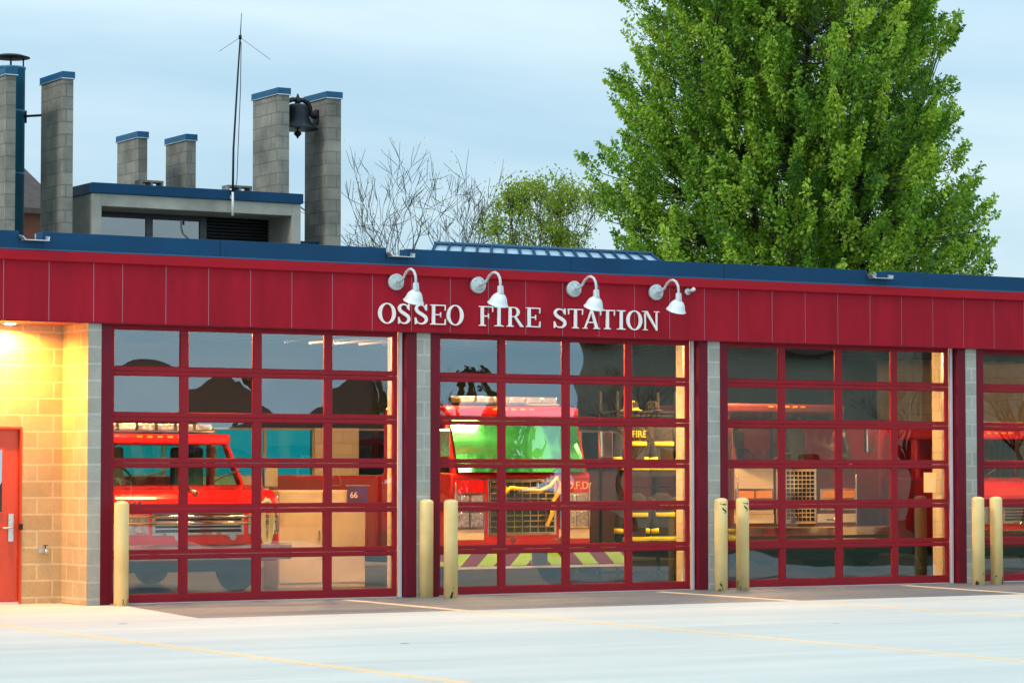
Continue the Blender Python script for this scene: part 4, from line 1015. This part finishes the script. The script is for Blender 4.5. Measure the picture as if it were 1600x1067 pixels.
def grow(mb, p, d, L, r, depth, rg, tips, spread=.5, up=.12, nseg=4):
    pts = [p]; rad = [r]; dd = d.copy()
    r = max(r, .0095)
    for i in range(nseg):
        dd = (dd + Vector(rg.normal(size=3))*.10 + Vector((0, 0, up))).normalized(); pts.append(pts[-1] + dd*L/nseg); rad.append(r*(1 - .45*(i+1)/nseg))
    mb.tube(pts, rad, 6 if r > .03 else 4, caps=False)
    if depth == 0: tips.append((pts[-1], dd)); tips.append((pts[-2], dd)); return
    n = int(rg.integers(2, 4))
    for k in range(n):
        ax = Vector(rg.normal(size=3)); ax = ax.cross(dd).normalized(); nd_ = (dd + ax*spread*rg.uniform(.5, 1.25)).normalized()
        grow(mb, pts[-1], nd_, L*rg.uniform(.62, .88), rad[-1]*.72, depth-1, rg, tips, spread, up, nseg)
    # a side shoot
    if depth > 1:
        ax = Vector(rg.normal(size=3)).cross(dd).normalized(); grow(mb, pts[2], (dd*.5 + ax*.8).normalized(), L*.6, rad[2]*.5, depth-2, rg, tips, spread, up, nseg)
def sparse_tree(name, loc, lab, seed, H, limbs, L0, depth, r0, leafn, lsize, mat, tilt=(0.35, .9), group=None, up=.12, spread=.5):
    rg = np.random.default_rng(seed); t = thing(name, loc, lab, 'tree', group); mb = MB(); tips = []
    mb.tube([(0, 0, -.1), (.03, 0, H*.5), (0, .03, H)], [r0*1.3, r0, r0*.85], 9)
    tw = MB()
    for i in range(limbs):
        a = i*2*PI/limbs + rg.uniform(-.3, .3); k = rg.uniform(*tilt)
        grow(tw, Vector((0, 0, H - .1 - .25*i/limbs)), Vector((math.cos(a)*k, math.sin(a)*k, 1)).normalized(), L0*rg.uniform(.8, 1.15), r0*.5, depth, rg, tips, spread, up)
    mb.build('trunk', 'bark', t); tw.build('branches', 'twig', t)
    if leafn:
        pos = []; dr = []
        for p, d in tips:
            for _ in range(rg.poisson(leafn)): pos.append(np.array(p) + rg.normal(size=3)*.13); dr.append(np.array(d)*.4 + rg.normal(size=3))
        pos = np.array(pos); m = len(pos)
        leaf_mesh('crown', pos, np.array(dr), lsize*rg.uniform(.6, 1.3, m), np.clip(rg.normal(.5, .25, m), 0, 1), mat, t, seed+1)
    return t
sparse_tree('bare_tree', (26.7, 40, G), 'almost leafless tree with thin spreading branches behind the station, right of the bell', 5, 5.9, 12, 1.95, 4, .15, .5, .06, 'leafy', tilt=(.5, 2.0), up=.07, spread=.62)
sparse_tree('budding_tree', (29.0, 36.5, G), 'small yellow green budding tree between the bare tree and the big maple', 9, 6.0, 10, 1.45, 4, .15, 10, .095, 'leafy', tilt=(.2, 1.2))

# ------------------------------------------------------------------ houses
def house(name, loc, rz, w, d, ze, zr, lab, wallc, roofc, wins):
    t = thing(name, loc, lab, 'house', None, rz); g = 0
    MB().box(-w/2, w/2, 0, d, -.05, ze).build('wall', wallc, t)
    mb = MB(); o = .4
    mb.prism([(-o, ze - .15), (d/2, zr), (d + o, ze - .15), (d + o, ze - .02), (d/2, zr + .15), (-o, ze - .02)], 'x', -w/2 - o, w/2 + o)
    mb.build('roof', roofc, t)
    mb = MB(); mb.prism([(0, ze), (d, ze), (d/2, zr)], 'x', -w/2 + .01, w/2 - .01); mb.build('gable', wallc, t)
    for x, z in wins:
        f = MB().box(x - .5, x + .5, -.06, -.001, z, z + 1.2).build('window', 'white', t); MB().box(x - .42, x + .42, -.075, -.061, z + .08, z + 1.12).build('pane', 'pane2', f)
    MB().box(-.45, .45, -.05, -.001, .0, 2.1).build('front_door', 'dark', t)
    return t
M['shingle'] = paint('brown_shingle', (.075, .055, .05), .9, var=.35, scale=4, bump=.4, bscale=12)
M['redwood'] = paint('red_brown_siding', (.16, .05, .03), .8, var=.25, scale=3)
M['beige'] = paint('beige_siding', (.74, .66, .52), .8, var=.15, scale=3)
M['taupe'] = paint('taupe_siding', (.16, .12, .09), .8, var=.2, scale=3)
house('neighbour_house', (7.6, 31, G), 0, 7, 8, 8.2, 10.0, 'red brown house with brown shingle roof glimpsed between the flue and the second pier', 'redwood', 'shingle', [(-2, 5.2), (2, 5.2)])
house('neighbour_house', (30, -62, G), PI + .25, 13, 9, 3.0, 4.6, 'dark roofed taupe house across the street mirrored in the first overhead door', 'taupe', 'shingle', [(-4, 1.2), (4, 1.2)])
house('neighbour_house', (50, -52, G), PI + .6, 18, 9, 7.0, 8.2, 'large beige house across the lawn mirrored in the third overhead door', 'beige', 'shingle', [(-5, 1.2), (5, 1.2)])
house('neighbour_house', (72, -46, G), PI + .7, 18, 9, 7.0, 8.4, 'beige house further right across the lawn mirrored in the fourth overhead door', 'beige', 'shingle', [(-5, 1.2), (5, 1.2)])
tb = sparse_tree('bare_tree', (23.0, -11.5, G), 'thick trunked bare tree on the lawn mirrored in the third overhead door', 21, 4.6, 8, 2.6, 4, .30, .5, .12, 'leafy', tilt=(.3, 1.0))
for (x, y, sz, rz), lab in zip(((26, -40, .62, 1), (38, -46, .7, 2.2), (44, -38, .75, 3.1), (52, -42, .8, 4), (34, -52, .6, 5)),
        ('bare tree before the taupe house, mirrored in the first door', 'bare tree between the mirrored houses, seen in the second door', 'bare tree on the lawn mirrored at the left of the third door', 'bare tree before the beige house mirrored in the middle of the third door', 'bare tree beside the taupe house mirrored at the right of the first door')):
    c = copy_tree(tb); c.location = (x, y, G); c.scale = (sz*.64, sz*.64, sz*.60); c.rotation_euler = (0, 0, rz); c['label'] = lab
k = 0
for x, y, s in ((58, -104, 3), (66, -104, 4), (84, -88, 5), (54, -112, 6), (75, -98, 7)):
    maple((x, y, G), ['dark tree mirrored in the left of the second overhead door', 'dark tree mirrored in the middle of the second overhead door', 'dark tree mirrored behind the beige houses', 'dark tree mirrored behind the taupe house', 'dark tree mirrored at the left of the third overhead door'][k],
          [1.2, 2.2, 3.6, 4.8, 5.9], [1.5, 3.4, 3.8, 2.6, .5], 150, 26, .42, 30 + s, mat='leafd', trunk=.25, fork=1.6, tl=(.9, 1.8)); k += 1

# ------------------------------------------------------------------ light
w = bpy.data.worlds.new('World'); sc.world = w; w.use_nodes = True
nt = w.node_tree; nt.nodes.clear()
out = nt.nodes.new('ShaderNodeOutputWorld'); bg = nt.nodes.new('ShaderNodeBackground')
SUN_EL, SUN_AZ = R(34), R(257)      # azimuth measured from +Y clockwise: from the front left
sky = nt.nodes.new('ShaderNodeTexSky'); sky.sky_type = 'NISHITA'; sky.sun_disc = False; sky.sun_elevation = SUN_EL; sky.sun_rotation = SUN_AZ
tc = nt.nodes.new('ShaderNodeTexCoord')
sp = nt.nodes.new('ShaderNodeSeparateXYZ'); nt.links.new(tc.outputs['Generated'], sp.inputs[0])
mp = nt.nodes.new('ShaderNodeMapping'); mp.inputs['Scale'].default_value = (1.0, 1.0, 5.5); mp.inputs['Location'].default_value = (.37, .11, .2); nt.links.new(tc.outputs['Generated'], mp.inputs[0])
n1 = nd(nt, 'ShaderNodeTexNoise', Scale=3.4, Detail=6.0, Roughness=.5, Distortion=.4); nt.links.new(mp.outputs[0], n1.inputs['Vector'])
cr = nt.nodes.new('ShaderNodeValToRGB'); e = cr.color_ramp.elements
e[0].position = .33; e[0].color = (.375, .55, .675, 1); e[1].position = .66; e[1].color = (.57, .71, .775, 1)
nt.links.new(n1.outputs['Fac'], cr.inputs[0])
el = nd(nt, 'ShaderNodeMapRange'); el.inputs[1].default_value = .0; el.inputs[2].default_value = 1.0; el.inputs[3].default_value = 10.4; el.inputs[4].default_value = 19.0
nt.links.new(sp.outputs['Z'], el.inputs[0])
vs = nd(nt, 'ShaderNodeVectorMath', operation='SCALE'); nt.links.new(cr.outputs[0], vs.inputs[0]); nt.links.new(el.outputs[0], vs.inputs['Scale'])
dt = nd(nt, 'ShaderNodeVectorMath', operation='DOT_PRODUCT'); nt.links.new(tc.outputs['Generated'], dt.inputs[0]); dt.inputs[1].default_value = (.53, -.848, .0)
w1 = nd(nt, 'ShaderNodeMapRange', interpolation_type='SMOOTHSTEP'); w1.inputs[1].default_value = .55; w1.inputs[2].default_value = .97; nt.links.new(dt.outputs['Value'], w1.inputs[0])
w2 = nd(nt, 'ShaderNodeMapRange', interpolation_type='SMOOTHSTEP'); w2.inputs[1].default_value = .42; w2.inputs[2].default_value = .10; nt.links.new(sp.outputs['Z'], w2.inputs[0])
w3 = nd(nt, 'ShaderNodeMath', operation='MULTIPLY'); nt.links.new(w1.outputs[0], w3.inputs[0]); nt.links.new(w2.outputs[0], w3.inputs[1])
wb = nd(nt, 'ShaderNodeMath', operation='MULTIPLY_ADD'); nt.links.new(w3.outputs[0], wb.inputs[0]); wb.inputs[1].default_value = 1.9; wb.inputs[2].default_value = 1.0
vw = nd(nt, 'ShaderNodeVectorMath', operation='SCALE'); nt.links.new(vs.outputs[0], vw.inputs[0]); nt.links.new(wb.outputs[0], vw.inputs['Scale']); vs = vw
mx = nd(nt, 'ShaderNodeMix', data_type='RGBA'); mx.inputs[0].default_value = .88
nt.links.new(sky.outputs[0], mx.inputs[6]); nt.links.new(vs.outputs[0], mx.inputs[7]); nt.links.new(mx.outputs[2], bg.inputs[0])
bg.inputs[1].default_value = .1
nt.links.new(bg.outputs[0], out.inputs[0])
sl = bpy.data.lights.new('sun', 'SUN'); sl.energy = 1.35; sl.angle = R(12); sl.color = (1, .96, .90)
so = bpy.data.objects.new('sun', sl); col.objects.link(so)
dv = Vector((math.sin(SUN_AZ)*math.cos(SUN_EL), math.cos(SUN_AZ)*math.cos(SUN_EL), math.sin(SUN_EL)))
so.rotation_euler = dv.to_track_quat('Z', 'Y').to_euler(); so.location = dv * 60
